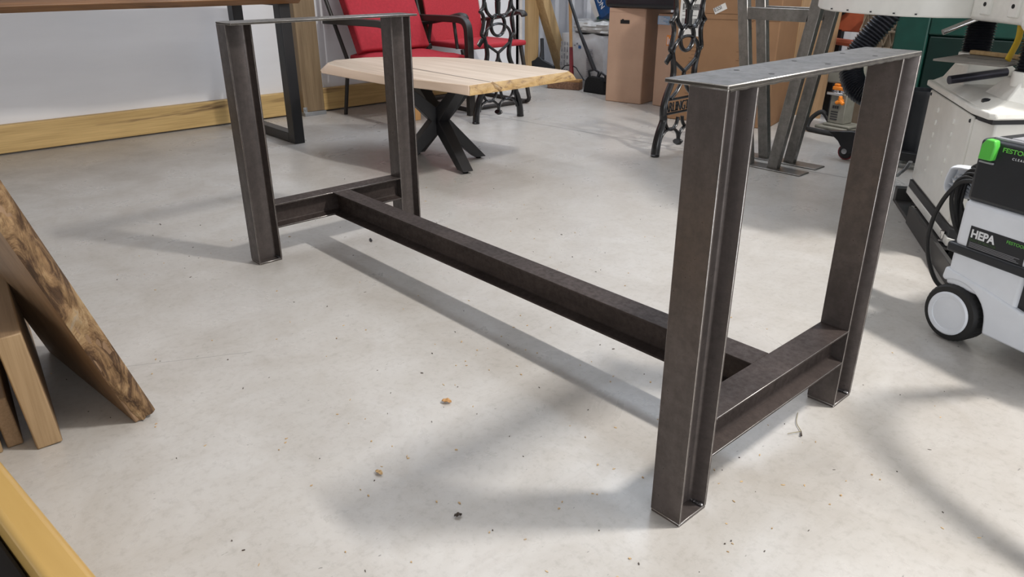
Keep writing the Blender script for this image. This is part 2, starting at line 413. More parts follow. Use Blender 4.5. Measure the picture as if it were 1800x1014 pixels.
for sx in (-1, 1):
    xa, xb = sorted((sx * X1, sx * (X1 - WP)))
    bm = NB(); box(bm, xa, xb, -Y1, Y1, HH - 0.006, HH); tp = obj('top_plate', bm, M_STEELP, tb, 0.0012, 1, edge=M_EDGE)
    for yy in (-0.165, 0.0, 0.165, ):
        for xx in ((xa + xb) / 2 - 0.028, (xa + xb) / 2 + 0.028):
            bm = NB(); lathe(bm, [(0.0042, HH - 0.0055), (0.0042, HH + 0.0003)], 14, Matrix.Translation((xx, yy, 0))); obj('screw_hole', bm, M_FELT, tp)
    bm = NB(); tube(bm, [(sx * X1 - sx * 0.0006, y_, HH - 0.0068 + 0.0006 * math.sin(y_ * 170)) for y_ in [(-Y1 + 0.004) + i * (WW - 0.008) / 60 for i in range(61)]], 0.0021, 6)
    obj('edge_weld', bm, M_STEELP, tp)
    cx = sx * (X1 - FB / 2)
    bm = NB(); prism(bm, IB, -(Y1 - FD), Y1 - FD, lambda p, q, t: (cx + p, t, HC - FD / 2 + q)); obj('crossbar', bm, M_STEELX, tb, 0.0007, 1, 30, edge=M_EDGE)
bm = NB(); xe = X1 - FB
prism(bm, IB, -xe, xe, lambda p, q, t: (t, p - 0.003 * (0.5 - t / (2 * xe)), HC - FD / 2 + q))
web = [(-0.0023, -FD / 2 + 0.011), (0.0023, -FD / 2 + 0.011), (0.0023, FD / 2 - 0.011), (-0.0023, FD / 2 - 0.011)]
for s in (-1, 1):
    prism(bm, web, s * (xe - 0.002), s * (xe + FB / 2 - 0.001), lambda p, q, t: (t, p, HC - FD / 2 + q))
obj('stretcher', bm, M_STEELX, tb, 0.0006, 1, 30)

# ------------------------------------------------------------------ live edge dining table at the wall
t = thing('live_edge_table', 'dark live-edge wood table on black steel legs along the white wall', 'table', (-2.6, 0.0, 0))
bm = NB(); rnd.seed(3); lo = []; hi = []
ys = [-2.2 + i * (2.87 / 40) for i in range(41)]
def e1(y, k): return (0.37 if k < 1 else 0.275) + 0.020 * math.sin(y * 3.1 + k) + 0.010 * math.sin(y * 9.0 + 2 * k)
bot = [(e1(y, 0.3) - 0.012, y) for y in ys] + [(-e1(y, 1.7), y) for y in reversed(ys)]
topp = [(e1(y, 0.3) + 0.012, y) for y in ys] + [(-e1(y, 1.7), y) for y in reversed(ys)]
n = len(bot)
vb = [bm.verts.new((x, y, 0.686)) for x, y in bot]; vm = [bm.verts.new((x + (0.012 if x > 0 else -0.012), y, 0.712)) for x, y in topp]; vt = [bm.verts.new((x, y, 0.738)) for x, y in bot]
fs = [bm.faces.new(vb), bm.faces.new(list(reversed(vt)))]
for a, b in ((vb, vm), (vm, vt)):
    for i in range(n): fs.append(bm.faces.new((a[i], a[(i + 1) % n], b[(i + 1) % n], b[i])))
bmesh.ops.recalc_face_normals(bm, faces=fs); obj('tabletop', bm, W_WALNUT, t, 0.004, 2, 50)
for yy in (0.605, -1.75):
    bm = NB()
    path = [(0.315, 0.0), (0.315, 0.678)]
    w = 0.04
    box(bm, 0.275, 0.345, yy - 0.028, yy + 0.028, 0.0, 0.686)
    box(bm, -0.285, -0.215, yy - 0.028, yy + 0.028, 0.0, 0.686)
    box(bm, -0.215, 0.275, yy - 0.028, yy + 0.028, 0.0, 0.05)
    box(bm, -0.215, 0.275, yy - 0.028, yy + 0.028, 0.676, 0.686)
    obj('leg_frame', bm, M_BLACKMETAL, t, 0.003)

# ------------------------------------------------------------------ pale live edge coffee table
t = thing('coffee_table', 'pale live-edge slab coffee table on black crossed legs', 'coffee table', (-1.425, 0.895, 0))
top = [(-0.003, -0.278), (0.252, -0.227), (0.40, -0.197), (0.458, -0.185), (0.453, -0.05), (0.449, 0.082), (0.443, 0.25), (0.437, 0.385), (0.413, 0.419), (0.148, 0.412), (-0.26, 0.396), (-0.42, 0.31),
       (-0.509, 0.22), (-0.61, 0.11), (-0.652, 0.029), (-0.655, -0.139), (-0.584, -0.218), (-0.501, -0.254), (-0.277, -0.275)]
n = len(top)
def infl(i, k):
    x, y = top[i]
    dx, dy = {0: (0, -0.012), 1: (0, -0.008), 2: (0.01, -0.016), 3: (0.034, -0.027), 4: (0.036, 0), 5: (0.036, 0), 6: (0.034, 0), 7: (0.03, 0.03), 8: (-0.01, 0.055), 15: (-0.02, -0.01), 16: (-0.022, -0.035), 17: (0, -0.05), 18: (0, -0.026)}.get(i, (0, 0))
    return (x + dx * k, y + dy * k)
ZT = 0.424; ZB = 0.389
bm = NB(); va = [bm.verts.new((x, y, ZT)) for x, y in top]; vb = [bm.verts.new((*infl(i, 1.0), ZB)) for i in range(n)]
fs = [bm.faces.new(va), bm.faces.new(list(reversed(vb)))]
side = []
for i in range(n):
    f = bm.faces.new((va[i], vb[i], vb[(i + 1) % n], va[(i + 1) % n])); fs.append(f); side.append((i, f))
bmesh.ops.recalc_face_normals(bm, faces=fs)
slab = obj('slab_top', bm, W_MAPLE, t, 0.003, 2, 50)
slab.data.materials.append(W_MAPLES)
for poly_ in slab.data.polygons:
    if abs(poly_.normal.z) < 0.9 and poly_.center.y < 0.0: poly_.material_index = 1
# bark-yellow live edge skin on the end
bm = NB(); K = 14; rows = []
path = [top[i] for i in range(3, 9)]; pb = [infl(i, 1.0) for i in range(3, 9)]
def lerp2(P, u):
    u *= len(P) - 1; i = min(int(u), len(P) - 2); f = u - i
    return (P[i][0] + (P[i + 1][0] - P[i][0]) * f, P[i][1] + (P[i + 1][1] - P[i][1]) * f)
for j in range(41):
    a = lerp2(path, j / 40); b = lerp2(pb, j / 40); row = []
    for k in range(7):
        v_ = k / 6
        off = 0.002 + (0.003 * math.sin(j * 0.9 + k * 1.3) + 0.002 * math.sin(j * 2.3) + 0.005) * math.sin(v_ * PI)
        row.append(bm.verts.new((a[0] + (b[0] - a[0]) * v_ + off, a[1] + (b[1] - a[1]) * v_, ZT - 0.001 - (ZT - ZB - 0.002) * v_)))
    rows.append(row)
for A, B in zip(rows, rows[1:]):
    for k in range(6): bm.faces.new((A[k], A[k + 1], B[k + 1], B[k]))
bmesh.ops.recalc_face_normals(bm, faces=bm.faces); le = obj('live_edge', bm, M_END, slab, auto=60)
# black resin vein across the top
bm = NB()
vein = smooth([(-0.33, -0.02, ZT + 0.0006), (-0.22, -0.055, ZT + 0.0006), (-0.15, -0.05, ZT + 0.0006), (0.02, -0.052, ZT + 0.0006), (0.2, -0.058, ZT + 0.0006), (0.45, -0.068, ZT + 0.0006)], 8)
wd = [0.003 + 0.011 * max(0, math.sin(min(1, i / 14) * PI)) if i < 14 else max(0.0022, 0.006 - 0.00012 * i) for i in range(len(vein))]
tube(bm, vein, wd, 8, up=(0, 0, 1), flat=0.08); obj('resin_vein', bm, M_BLACKPL, slab)
bm = NB(); tube(bm, [(0.456, -0.068, ZT - 0.002), (0.474, -0.06, ZT - 0.016), (0.492, -0.045, ZB + 0.008)], [0.010, 0.015, 0.010], 8, flat=0.35, up=(1, 0, 0.6)); obj('edge_knot', bm, M_BARK, slab)
feet = [(0.20, -0.02), (0.0, 0.21), (-0.21, 0.0), (0.0, -0.19)]
feet = [(0.225, -0.03), (0.045, 0.195), (-0.225, 0.03), (-0.045, -0.195)]
for i, (fx, fy) in enumerate(feet):
    bm = NB(); up_ = (0, 0, 1)
    tube(bm, [(fx, fy, 0.012), (0.0, 0.0, 0.205), (-fx, -fy, 0.388)] if i < 2 else [(fx, fy, 0.012), (0, 0, 0.205), (-fx * .98, -fy * .98, 0.388)], 0.033, sq=True, up=(-fy, fx, 0), flat=0.8)
    # trim the swept ends flat on the floor and under the slab
    for v in bm.verts:
        if v.co.z < 0.075: 
            s_ = (0.012 - v.co.z); v.co.x += fx * s_ * -1.05; v.co.y += fy * s_ * -1.05; v.co.z = 0.012
        if v.co.z > 0.32:
            s_ = (0.3885 - v.co.z); v.co.x += -fx * s_ * 1.05; v.co.y += -fy * s_ * 1.05; v.co.z = 0.3885
    lg = obj('leg', bm, M_BLACKMETAL, t, 0.002)
    bm = NB(); lathe(bm, [(0.011, 0), (0.013, 0.004), (0.006, 0.006), (0.006, 0.014)], 14, Matrix.Translation((fx * 1.0, fy * 1.0, 0))); obj('levelling_foot', bm, M_RUBBER, lg)

# ------------------------------------------------------------------ red chairs
c = thing('patio_armchair', 'dark metal armchair with thick red cushions beside the timber post', 'chair', (-2.55, 1.49, 0))
cx, cy = -2.55, 1.49
def L(*pts): return [(x - cx, y - cy, z) for x, y, z in pts]
for s, y in ((-1, 1.214), (1, 1.765)):
    bm = NB()
    tube(bm, smooth(L((-2.98, y, 0.548), (-2.75, y, 0.552), (-2.45, y, 0.558), (-2.33, y, 0.555), (-2.285, y, 0.53), (-2.27, y, 0.47), (-2.265, y, 0.3), (-2.262, y, 0.0)), 6), 0.019, 8, up=(0, 1, 0), flat=1.15, sq=True)
    obj('front_leg_and_arm', bm, M_DARKFRAME, c, 0.004)
    bm = NB(); tube(bm, L((-2.975, y, 0.80), (-2.95, y, 0.67), (-2.75, y, 0.33), (-2.76, y, 0.28), (-2.83, y, 0.0)), 0.012, 10); obj('back_leg', bm, M_DARKFRAME, c)
for a_, b_ in (((-2.27, 1.214), (-2.27, 1.765)), ((-2.77, 1.214), (-2.77, 1.765)), ((-2.77, 1.225), (-2.27, 1.225)), ((-2.77, 1.754), (-2.27, 1.754))):
    bm = NB(); tube(bm, L((*a_, 0.285), (*b_, 0.285)), 0.012, 10); obj('seat_rail', bm, M_DARKFRAME, c)
bm = NB(); tube(bm, L((-2.975, 1.214, 0.80), (-2.975, 1.765, 0.80)), 0.012, 10); obj('top_rail', bm, M_DARKFRAME, c)
def cushion(name, x0, x1, y0, y1, z0, z1, M=None, mat=M_RED, par=c, puff=0.018):
    bm = NB(); nx, ny = 10, 10; top_ = []; bot_ = []
    for i in range(nx + 1):
        rt = []; rb = []
        for j in range(ny + 1):
            u, v = i / nx, j / ny
            e = min(1, 5.0 * min(u, 1 - u, v, 1 - v)); b_ = puff * (e ** 0.5 - 0.6) + 0.006 * math.sin(u * 9 + v * 5) * e
            x = x0 + (x1 - x0) * u; y = y0 + (y1 - y0) * v
            rt.append(Vector((x, y, z1 + b_))); rb.append(Vector((x, y, z0 - b_ * 0.3)))
        top_.append(rt); bot_.append(rb)
    if M is not None:
        top_ = [[M @ q for q in r] for r in top_]; bot_ = [[M @ q for q in r] for r in bot_]
    vt = [[bm.verts.new(q) for q in r] for r in top_]; vb = [[bm.verts.new(q) for q in r] for r in bot_]
    for i in range(nx):
        for j in range(ny):
            bm.faces.new((vt[i][j], vt[i + 1][j], vt[i + 1][j + 1], vt[i][j + 1])); bm.faces.new((vb[i][j], vb[i][j + 1], vb[i + 1][j + 1], vb[i + 1][j]))
    for i in range(nx):
        bm.faces.new((vt[i][0], vb[i][0], vb[i + 1][0], vt[i + 1][0])); bm.faces.new((vt[i][ny], vt[i + 1][ny], vb[i + 1][ny], vb[i][ny]))
        bm.faces.new((vt[0][i], vt[0][i + 1], vb[0][i + 1], vb[0][i])); bm.faces.new((vt[nx][i], vb[nx][i], vb[nx][i + 1], vt[nx][i + 1]))
    bmesh.ops.recalc_face_normals(bm, faces=bm.faces)
    return obj(name, bm, mat, par, 0.01, 3, 60)
cushion('seat_cushion', -2.76 - cx, -2.275 - cx, 1.235 - cy, 1.742 - cy, 0.300, 0.372)
A = Matrix.Translation((-2.715 - cx, 0, 0.375)) @ Matrix.Rotation(R(-62), 4, 'Y')
bc = cushion('back_cushion', 0.0, 0.62, 1.24 - cy, 1.735 - cy, 0.0, 0.085, Matrix.Translation((-2.685 - cx, 0, 0.36)) @ Matrix.Rotation(R(-118), 4, 'Y') @ Matrix.Scale(-1, 4, (0, 0, 1)))
bm = NB(); box(bm, -2.79 - cx, -2.775 - cx, 1.74 - cy, 1.752 - cy, 0.50, 0.62, Matrix.Identity(4)); ti = obj('cushion_tie', bm, M_PAPER, bc, 0.002)
ti['label'] = 'white cushion tie'

c2 = thing('sling_patio_chair', 'dark metal patio chair with red sling fabric behind the cast-iron frame', 'chair', (-2.6, 2.08, 0))
cx, cy = -2.6, 2.08
for y in (1.835, 2.325):
    bm = NB()
    arm = smooth(L((-2.90, y, 0.515), (-2.8, y, 0.515), (-2.6, y, 0.545), (-2.46, y, 0.572), (-2.40, y, 0.572), (-2.385, y, 0.555)), 5)
    tube(bm, arm, [0.018 + 0.010 * min(1, i / 16) for i in range(len(arm))], 10, up=(0, 0, 1), flat=0.6); obj('armrest', bm, M_DARKFRAME, c2)
    bm = NB(); tube(bm, L((-2.50, y, 0.545), (-2.47, y, 0.375)), 0.011, 10); obj('arm_post', bm, M_DARKFRAME, c2)
    bm = NB(); tube(bm, L((-2.74, y, 0.52), (-2.78, y, 0.38)), 0.013, 10); obj('arm_post', bm, M_DARKFRAME, c2)
    bm = NB(); tube(bm, L((-2.915, y, 0.95), (-2.90, y, 0.68), (-2.80, y, 0.375)), 0.013, 10); obj('back_frame', bm, M_DARKFRAME, c2)
    bm = NB(); box(bm, -2.83 - cx, -2.76 - cx, y - 0.02 - cy, y + 0.02 - cy, 0.355, 0.39); obj('hinge_bracket', bm, M_DARKFRAME, c2, 0.005)
    bm = NB(); tube(bm, smooth(L((-2.42, y, 0.375), (-2.40, y, 0.3), (-2.345, y, 0.08), (-2.335, y, 0.035), (-2.37, y, 0.014), (-2.5, y, 0.014), (-2.90, y, 0.014)), 6), 0.014, 10); obj('sled_leg', bm, M_DARKFRAME, c2)
for x_ in (-2.37, -2.88):
    bm = NB(); tube(bm, L((x_, 1.835, 0.014), (x_, 2.325, 0.014)), 0.0135, 10); obj('sled_bar', bm, M_DARKFRAME, c2)
bm = NB(); box(bm, -2.82 - cx, -2.38 - cx, 1.85 - cy, 2.345 - cy, 0.372, 0.404); obj('seat', bm, M_RED2, c2, 0.012, 3)
bm = NB(); box(bm, 0.0, 0.60, 1.852 - cy, 2.308 - cy, -0.008, 0.008, Matrix.Translation((-2.785 - cx, 0, 0.40)) @ Matrix.Rotation(R(-102), 4, 'Y')); bk = obj('backrest', bm, M_RED2, c2, 0.004, 2)
bm = NB(); box(bm, 0.0, 0.60, 2.309 - cy, 2.318 - cy, -0.010, 0.010, Matrix.Translation((-2.785 - cx, 0, 0.40)) @ Matrix.Rotation(R(-102), 4, 'Y')); pi_ = obj('piping', bm, M_PAPER, bk, 0.003); pi_['label'] = 'pale edge piping'

# small wood offcut under the chairs
bm = NB(); box(bm, -0.06, 0.06, -0.035, 0.035, 0.0, 0.075); o = obj('wood_offcut', bm, W_HANDLE, None, 0.003, loc=(-2.42, 1.42, 0.0))
tag(o, 'orange-brown wood offcut lying under the cushioned red armchair', 'wood')

# ------------------------------------------------------------------ cast iron bench ends
def bench_end(label, loc):
    b = thing('bench_end', label, 'bench end', loc, 0, 'cast-iron bench ends')
    bm = NB()
    def st(pts, w=0.0076, n=6, closed=False, d=0.011):
        P = smooth([(0.0, s, z) for s, z in pts], n, closed)
        ww = w if not isinstance(w, tuple) else [w[0] + (w[1] - w[0]) * i / (len(P) - 1) for i in range(len(P))]
        tube(bm, P, ww, 8, closed, up=(1, 0, 0), flat=1.55)
    def arc(cs, cz, rs, rz, a0, a1, w=0.0070, n=14):
        st([(cs + rs * math.cos(R(a0 + (a1 - a0) * i / n)), cz + rz * math.sin(R(a0 + (a1 - a0) * i / n))) for i in range(n + 1)], w, 2)
    Wd = 0.355
    # feet and legs (outer contour)
    for k in (0, 1):
        f = (lambda s: s) if k == 0 else (lambda s: Wd - s)
        st([(f(0.0), 0.010), (f(0.006), 0.06), (f(0.024), 0.12), (f(0.044), 0.165), (f(0.040), 0.20), (f(0.040), 0.235), (f(0.055), 0.285), (f(0.086), 0.345), (f(0.094), 0.385), (f(0.088), 0.43), (f(0.074), 0.475)], (0.0165, 0.0095))
        st([(f(0.074), 0.475), (f(0.055), 0.495), (f(0.066), 0.535), (f(0.072), 0.575), (f(0.062), 0.605), (f(0.045), 0.615)], 0.0085)
        st([(f(0.045), 0.615), (f(0.070), 0.640), (f(0.076), 0.675), (f(0.068), 0.72), (f(0.060), 0.80)], 0.0085)
        arc(f(0.110), 0.172, 0.050, 0.056, 180 if k == 0 else 0, 360 if k == 0 else -180)
        # arch rising from leg, falling to the low centre boss
        arc(f(0.103), 0.062, 0.074, 0.060, 178 if k == 0 else 2, 0 if k == 0 else 180)
        # arms under the ring down to the plaque
        st([(f(0.088), 0.265), (f(0.135), 0.300), (f(0.172), 0.352), (f(0.178), 0.385)], 0.0075)
        # ring sides fall and cross to the centre
        st([(f(0.180), 0.385), (f(0.125), 0.418), (f(0.090), 0.44)], 0.0075)
        arc(Wd / 2, 0.478, 0.098, 0.070, 90, 205 if k == 0 else -25)
        # tulip: stem arms
        st([(f(0.178), 0.655), (f(0.160), 0.69), (f(0.130), 0.715), (f(0.095), 0.722)], 0.0085)
        st([(f(0.080), 0.665), (f(0.092), 0.62), (f(0.125), 0.588), (f(0.160), 0.585)], 0.0085)
        lathe(bm, [(0.021, 0.0), (0.022, 0.008), (0.017, 0.012), (0.0, 0.013)], 14, Matrix.Translation((0, f(0.0), 0)))
    arc(Wd / 2, 0.540, 0.052, 0.058, 0, 360, 0.0085, 22)
    st([(Wd / 2, 0.592), (Wd / 2, 0.63), (Wd / 2, 0.665)], (0.0115, 0.0135))
    st([(0.05, 0.735), (0.178, 0.728), (0.305, 0.735)], 0.010)
    st([(Wd / 2 - 0.013, 0.052), (Wd / 2, 0.044), (Wd / 2 + 0.013, 0.052)], 0.014)
    obj('lattice_frame', bm, M_IRON, b, auto=50)
    bm = NB()
    for z in (0.196, 0.262): tube(bm, [(0, 0.048, z), (0, Wd - 0.048, z)], 0.0065, 8)
    tube(bm, [(0, 0.055, 0.196), (0, 0.062, 0.262)], 0.006, 8); tube(bm, [(0, Wd - 0.055, 0.196), (0, Wd - 0.062, 0.262)], 0.006, 8)
    pq = obj('name_rail', bm, M_IRON, b)
    text('raised_lettering', 'ARLINGTON', M_IRON, pq, 0.066, (0.004, Wd / 2, 0.205), (R(90), 0, R(90)), 0.003, 'CENTER', 0.70, -0.0006)
    bm = NB(); tube(bm, [(0.0, 0.080, 0.478), (0.0, 0.05, 0.458), (0.0, 0.030, 0.435)], [0.012, 0.017, 0.015], 10, up=(1, 0, 0), flat=0.45)
    obj('bolt_lug', bm, M_IRON, b)
    return b
b1 = bench_end('black cast-iron bench end standing behind the pale coffee table', (-2.04, 1.62, 0))
b2 = dup(b1, (-0.82, 1.74, 0), None, 'black cast-iron bench end with raised lettering in front of the cardboard boxes')

# ------------------------------------------------------------------ steel V frames
def vframe(label, loc, foot):
    f = thing('steel_leg_frame', label, 'table leg', loc, 0, 'brushed steel leg frames')
    w, d = 0.025, 0.0165
    def bar(p0, p1, name):
        bm = NB(); n_ = 0.5
        pts_ = [(-w, -d), (w, -d), (w, d), (-w, d)]
        va = [bm.verts.new((p0[0] + a, b_, p0[1])) for a, b_ in pts_]; vb = [bm.verts.new((p1[0] + a, b_, p1[1])) for a, b_ in pts_]
        fs = [bm.faces.new(va), bm.faces.new(list(reversed(vb)))]
        for i in range(4): fs.append(bm.faces.new((va[i], va[(i + 1) % 4], vb[(i + 1) % 4], vb[i])))
        bmesh.ops.recalc_face_normals(bm, faces=fs); return obj(name, bm, M_BRUSHED, f, 0.002, 1, edge=M_EDGE)
    bar((-0.075, 0.006), (-0.225, 0.90), 'upright_tube'); bar((0.055, 0.006), (0.175, 0.90), 'slanted_tube')
    bm = NB(); box(bm, -0.160, 0.123, -d, d, 0.634, 0.684); obj('cross_tube', bm, M_BRUSHED, f, 0.002)
    bm = NB(); box(bm, -0.21, 0.205, -0.045, 0.045, 0.0, 0.006); obj('foot_plate', bm, M_BRUSHED, f, 0.002)
vframe('nearer brushed steel leg frame with cross tube behind the table base', (-0.365, 1.95, 0), 0)
vframe('rear brushed steel leg frame standing close behind its twin', (-0.37, 2.105, 0), 0)

# ------------------------------------------------------------------ cardboard boxes
def carton(name, label, w, d, h, loc, rz, mat, cat='box'):
    t_ = thing(name, label, cat, loc, rz)
    bm = NB(); box(bm, 0, w, 0, d, 0, h); bo = obj('carton_body', bm, mat, t_, 0.006, 2)
    return t_, bo
kx, bo = carton('cardboard_box', 'tall cardboard box with handle hole under the black tote', 0.271, 0.36, 0.600, (-2.064, 2.790, 0), R(11), M_CARDP)
bm = NB(); box(bm, 0.088, 0.155, -0.002, 0.004, 0.505, 0.528); box(bm, 0.098, 0.112, -0.002, 0.004, 0.522, 0.533); obj('handle_hole', bm, M_FELT, kx, 0.0018)
bm = NB(); box(bm, 0.266, 0.2735, 0.01, 0.35, 0.01, 0.594); 
bm.free()
bm = NB(); box(bm, 0.004, 0.26, -0.0015, 0.002, 0.575, 0.600); obj('top_flap', bm, M_CARDP, kx, 0.001)
kx, bo = carton('cardboard_box', 'cardboard box with blue and orange labels behind the cast-iron bench end', 0.232, 0.28, 0.575, (-1.735, 2.885, 0), R(-3), M_CARDP)
bm = NB(); box(bm, -0.001, 0.098, -0.0016, 0.002, 0.508, 0.560); sl = obj('shipping_label', bm, M_BLUE, kx); sl['label'] = 'pale blue label'
bm = NB()
for k in range(6): box(bm, 0.008, 0.085 - 0.02 * (k % 3), -0.0024, -0.0014, 0.514 + k * 0.0075, 0.517 + k * 0.0075)
obj('label_print', bm, M_PRINT, sl)
bm = NB(); box(bm, 0.083, 0.155, -0.0016, 0.002, 0.385, 0.448); sl = obj('shipping_label', bm, M_ORANGEL, kx); sl['label'] = 'orange label'
bm = NB()
for k in range(5): box(bm, 0.090 + k * 0.012, 0.096 + k * 0.012, -0.0024, -0.0014, 0.392, 0.438 - 0.01 * (k % 2))
obj('label_print', bm, M_PRINT, sl)
kx, bo = carton('cardboard_box', 'large brown cardboard box with white tag behind the steel leg frames', 0.60, 0.40, 0.86, (-1.380, 2.575, 0), R(14.2), M_CARD)
bm = NB(); box(bm, 0.03, 0.175, -0.0016, 0.002, 0.480, 0.86); sl = obj('shipping_label', bm, M_PAPER, kx); sl['label'] = 'white shipping label'
bm = NB()
for z0_, h_, n_ in ((0.525, 0.05, 16), (0.62, 0.032, 14)):
    for k in range(n_): box(bm, 0.045 + k * 0.0075, 0.045 + k * 0.0075 + rnd.choice((0.003, 0.005)), -0.0024, -0.0014, z0_, z0_ + h_)
for k in range(4): box(bm, 0.045, 0.13 - 0.02 * (k % 2), -0.0024, -0.0014, 0.59 + k * 0.021, 0.5925 + k * 0.021)
obj('label_print', bm, M_BLACKPRINT, sl)
Mt = Matrix.Translation((0.262, 0, 0.632)) @ Matrix.Rotation(R(-26), 4, 'Y')
bm = NB(); box(bm, -0.036, 0.036, -0.0018, 0.002, -0.017, 0.017, Mt); tg = obj('paper_tag', bm, M_PAPER, kx)
text('tag_print', 'ESSI', M_BLACKPRINT, tg, 0.030, (0.262 - 0.028, -0.0022, 0.613), (R(90), R(-26), 0), 0.0003, 'LEFT', 0.9)
bm = NB()
for z in (0.575, 0.605): box(bm, 0.18, 0.60, -0.0012, 0.001, z, z + 0.0018)
for k in range(40):
    box(bm, 0.40 + 0.02 * math.sin(k * 1.7), 0.455 - 0.015 * (k % 3), -0.0012, 0.001, 0.12 + k * 0.0115, 0.1225 + k * 0.0115)
    if k % 2: box(bm, 0.11 + 0.01 * math.sin(k), 0.15, -0.0012, 0.001, 0.05 + k * 0.01, 0.052 + k * 0.01)
obj('crush_creases', bm, plain('cardboard_crease', (0.13, 0.07, 0.035), 0.9), kx)
# black tote on the two cartons
t = thing('black_tote', 'black plastic tote lying across the two cardboard boxes', 'tote', (-1.83, 2.99, 0.601), R(3))
bm = NB(); box(bm, -0.285, 0.275, -0.20, 0.20, 0.0, 0.24); obj('tote_body', bm, M_BLACKPL, t, 0.03, 4)
bm = NB(); box(bm, -0.30, 0.29, -0.215, 0.215, 0.22, 0.25); obj('tote_rim', bm, M_BLACKPL, t, 0.008, 2)
# plywood behind
p = thing('plywood_sheet', 'tan plywood sheet standing behind the large cardboard box', 'board', (-1.0, 3.26, 0), R(-3))
bm = NB(); box(bm, -0.05, 0.245, 0, 0.018, 0, 1.0, Matrix.Rotation(R(-5), 4, 'X')); obj('sheet_panel', bm, W_PLY, p, 0.001)
for k, (x0, x1_) in enumerate(((-0.03, 0.0), (0.012, 0.036))):
    o = NB(); box(o, x0, x1_, -0.02, 0.0, 0, 1.0); oo = obj('pine_strip', o, W_PINE, None, 0.001, loc=(-0.985, 3.215, 0), rot=(0, 0, R(-3)))
    tag(oo, ['left pine strip standing against the tan plywood sheet', 'right pine strip standing against the tan plywood sheet'][k], 'board', 'pine strips by the plywood')

# ------------------------------------------------------------------ bags, brooms
b = thing('material_bag', 'white printed plastic bag of material standing at the back wall', 'bag', (-2.62, 3.22, 0))
def bagmesh(w, d, h, seed, puff=0.03):
    bm = NB(); r_ = random.Random(seed); nx, nz, ny = 10, 12, 5
    bmesh.ops.create_cube(bm, size=1.0); bmesh.ops.subdivide_edges(bm, edges=bm.edges[:], cuts=7, use_grid_fill=True)
    ph = [r_.uniform(0, 6) for _ in range(6)]
    for v in bm.verts:
        x, y, z = v.co * 2
        k = (1 - abs(x) ** 4 * 0.12) * (1 - abs(z) ** 5 * 0.13)
        yy = y * (1 - 0.35 * max(abs(x) ** 3, abs(z) ** 3))
        wr = 0.006 * math.sin(9 * x + ph[0] + 5 * z) + 0.005 * math.sin(15 * z + ph[1] + 3 * x)
        v.co = Vector((x * w / 2 * (1 - 0.07 * abs(z) ** 3), yy * d / 2 + wr * (1 if abs(y) > .9 else 0), (z + 1) * h / 2 + (0.007 * math.sin(7 * x + ph[2]) if z > .9 else 0)))
    return bm
obj('bag_body', bagmesh(0.44, 0.26, 0.385, 1), M_BAG, b, auto=60)
bm = NB(); r2 = random.Random(5)
for k in range(24):                               # upright rows of small print on the front
    col_ = k % 4; x_ = -0.165 + col_ * 0.03; z_ = 0.05 + (k // 4) * 0.05
    box(bm, x_, x_ + r2.uniform(0.005, 0.010), -0.136, -0.1285, z_, z_ + r2.uniform(0.02, 0.042))
for k in range(3):
    box(bm, -0.03 + 0.022 * k, -0.018 + 0.022 * k, -0.136, -0.1285, 0.30 + 0.012 * (k % 2), 0.312 + 0.012 * (k % 2))
for k in range(18): box(bm, 0.10, 0.13 + r2.uniform(0.0, 0.03), -0.136, -0.126, 0.06 + k * 0.013, 0.066 + k * 0.013)
obj('bag_print', bm, M_GREYPRINT, b)['kind'] = 'stuff'
bm = NB(); box(bm, 0.015, 0.032, -0.137, -0.126, 0.285, 0.305); bp_ = obj('bag_print', bm, M_BLUEBAG, b)
text('bag_lettering', 'EC', M_GREYPRINT, b, 0.075, (-0.125, -0.137, 0.03), (R(90), R(-90), 0), 0.002)
b = thing('wrapped_bundle', 'crinkled clear plastic bundle lying on the white printed bag', 'bundle', (-2.56, 3.24, 0.392))
obj('wrap', bagmesh(0.34, 0.24, 0.085, 4), M_CLEAR, b, auto=20)
b = thing('material_bag', 'blue bag slumped against the black tote on the plastic bundle', 'bag', (-2.50, 3.25, 0.487))
bm = bagmesh(0.17, 0.16, 0.32, 8); bmesh.ops.rotate(bm, verts=bm.verts, cent=(0, 0, 0.0), matrix=Matrix.Rotation(R(-28), 3, 'Y')); 
mz = min(v.co.z for v in bm.verts)
for v in bm.verts: v.co.z -= mz; v.co.x += 0.06
obj('bag_body', bm, M_BLUEBAG, b, auto=60)
text('bag_lettering', 'CON', M_PRINT, b, 0.055, (-0.035, -0.086, 0.175), (R(90), R(55), 0), 0.002)
bm = NB(); box(bm, -0.02, 0.02, -0.004, 0.0, 0, 0.13, Matrix.Translation((-0.005, -0.079, 0.02)) @ Matrix.Rotation(R(-28), 4, 'Y')); obj('white_band', bm, M_PAPER, b)
b = thing('material_bag', 'green bag standing behind the blue bag at the back wall', 'bag', (-2.66, 3.50, 0.0))
bm = bagmesh(0.20, 0.16, 0.76, 12); obj('bag_body', bm, M_GREENBAG, b, auto=60)

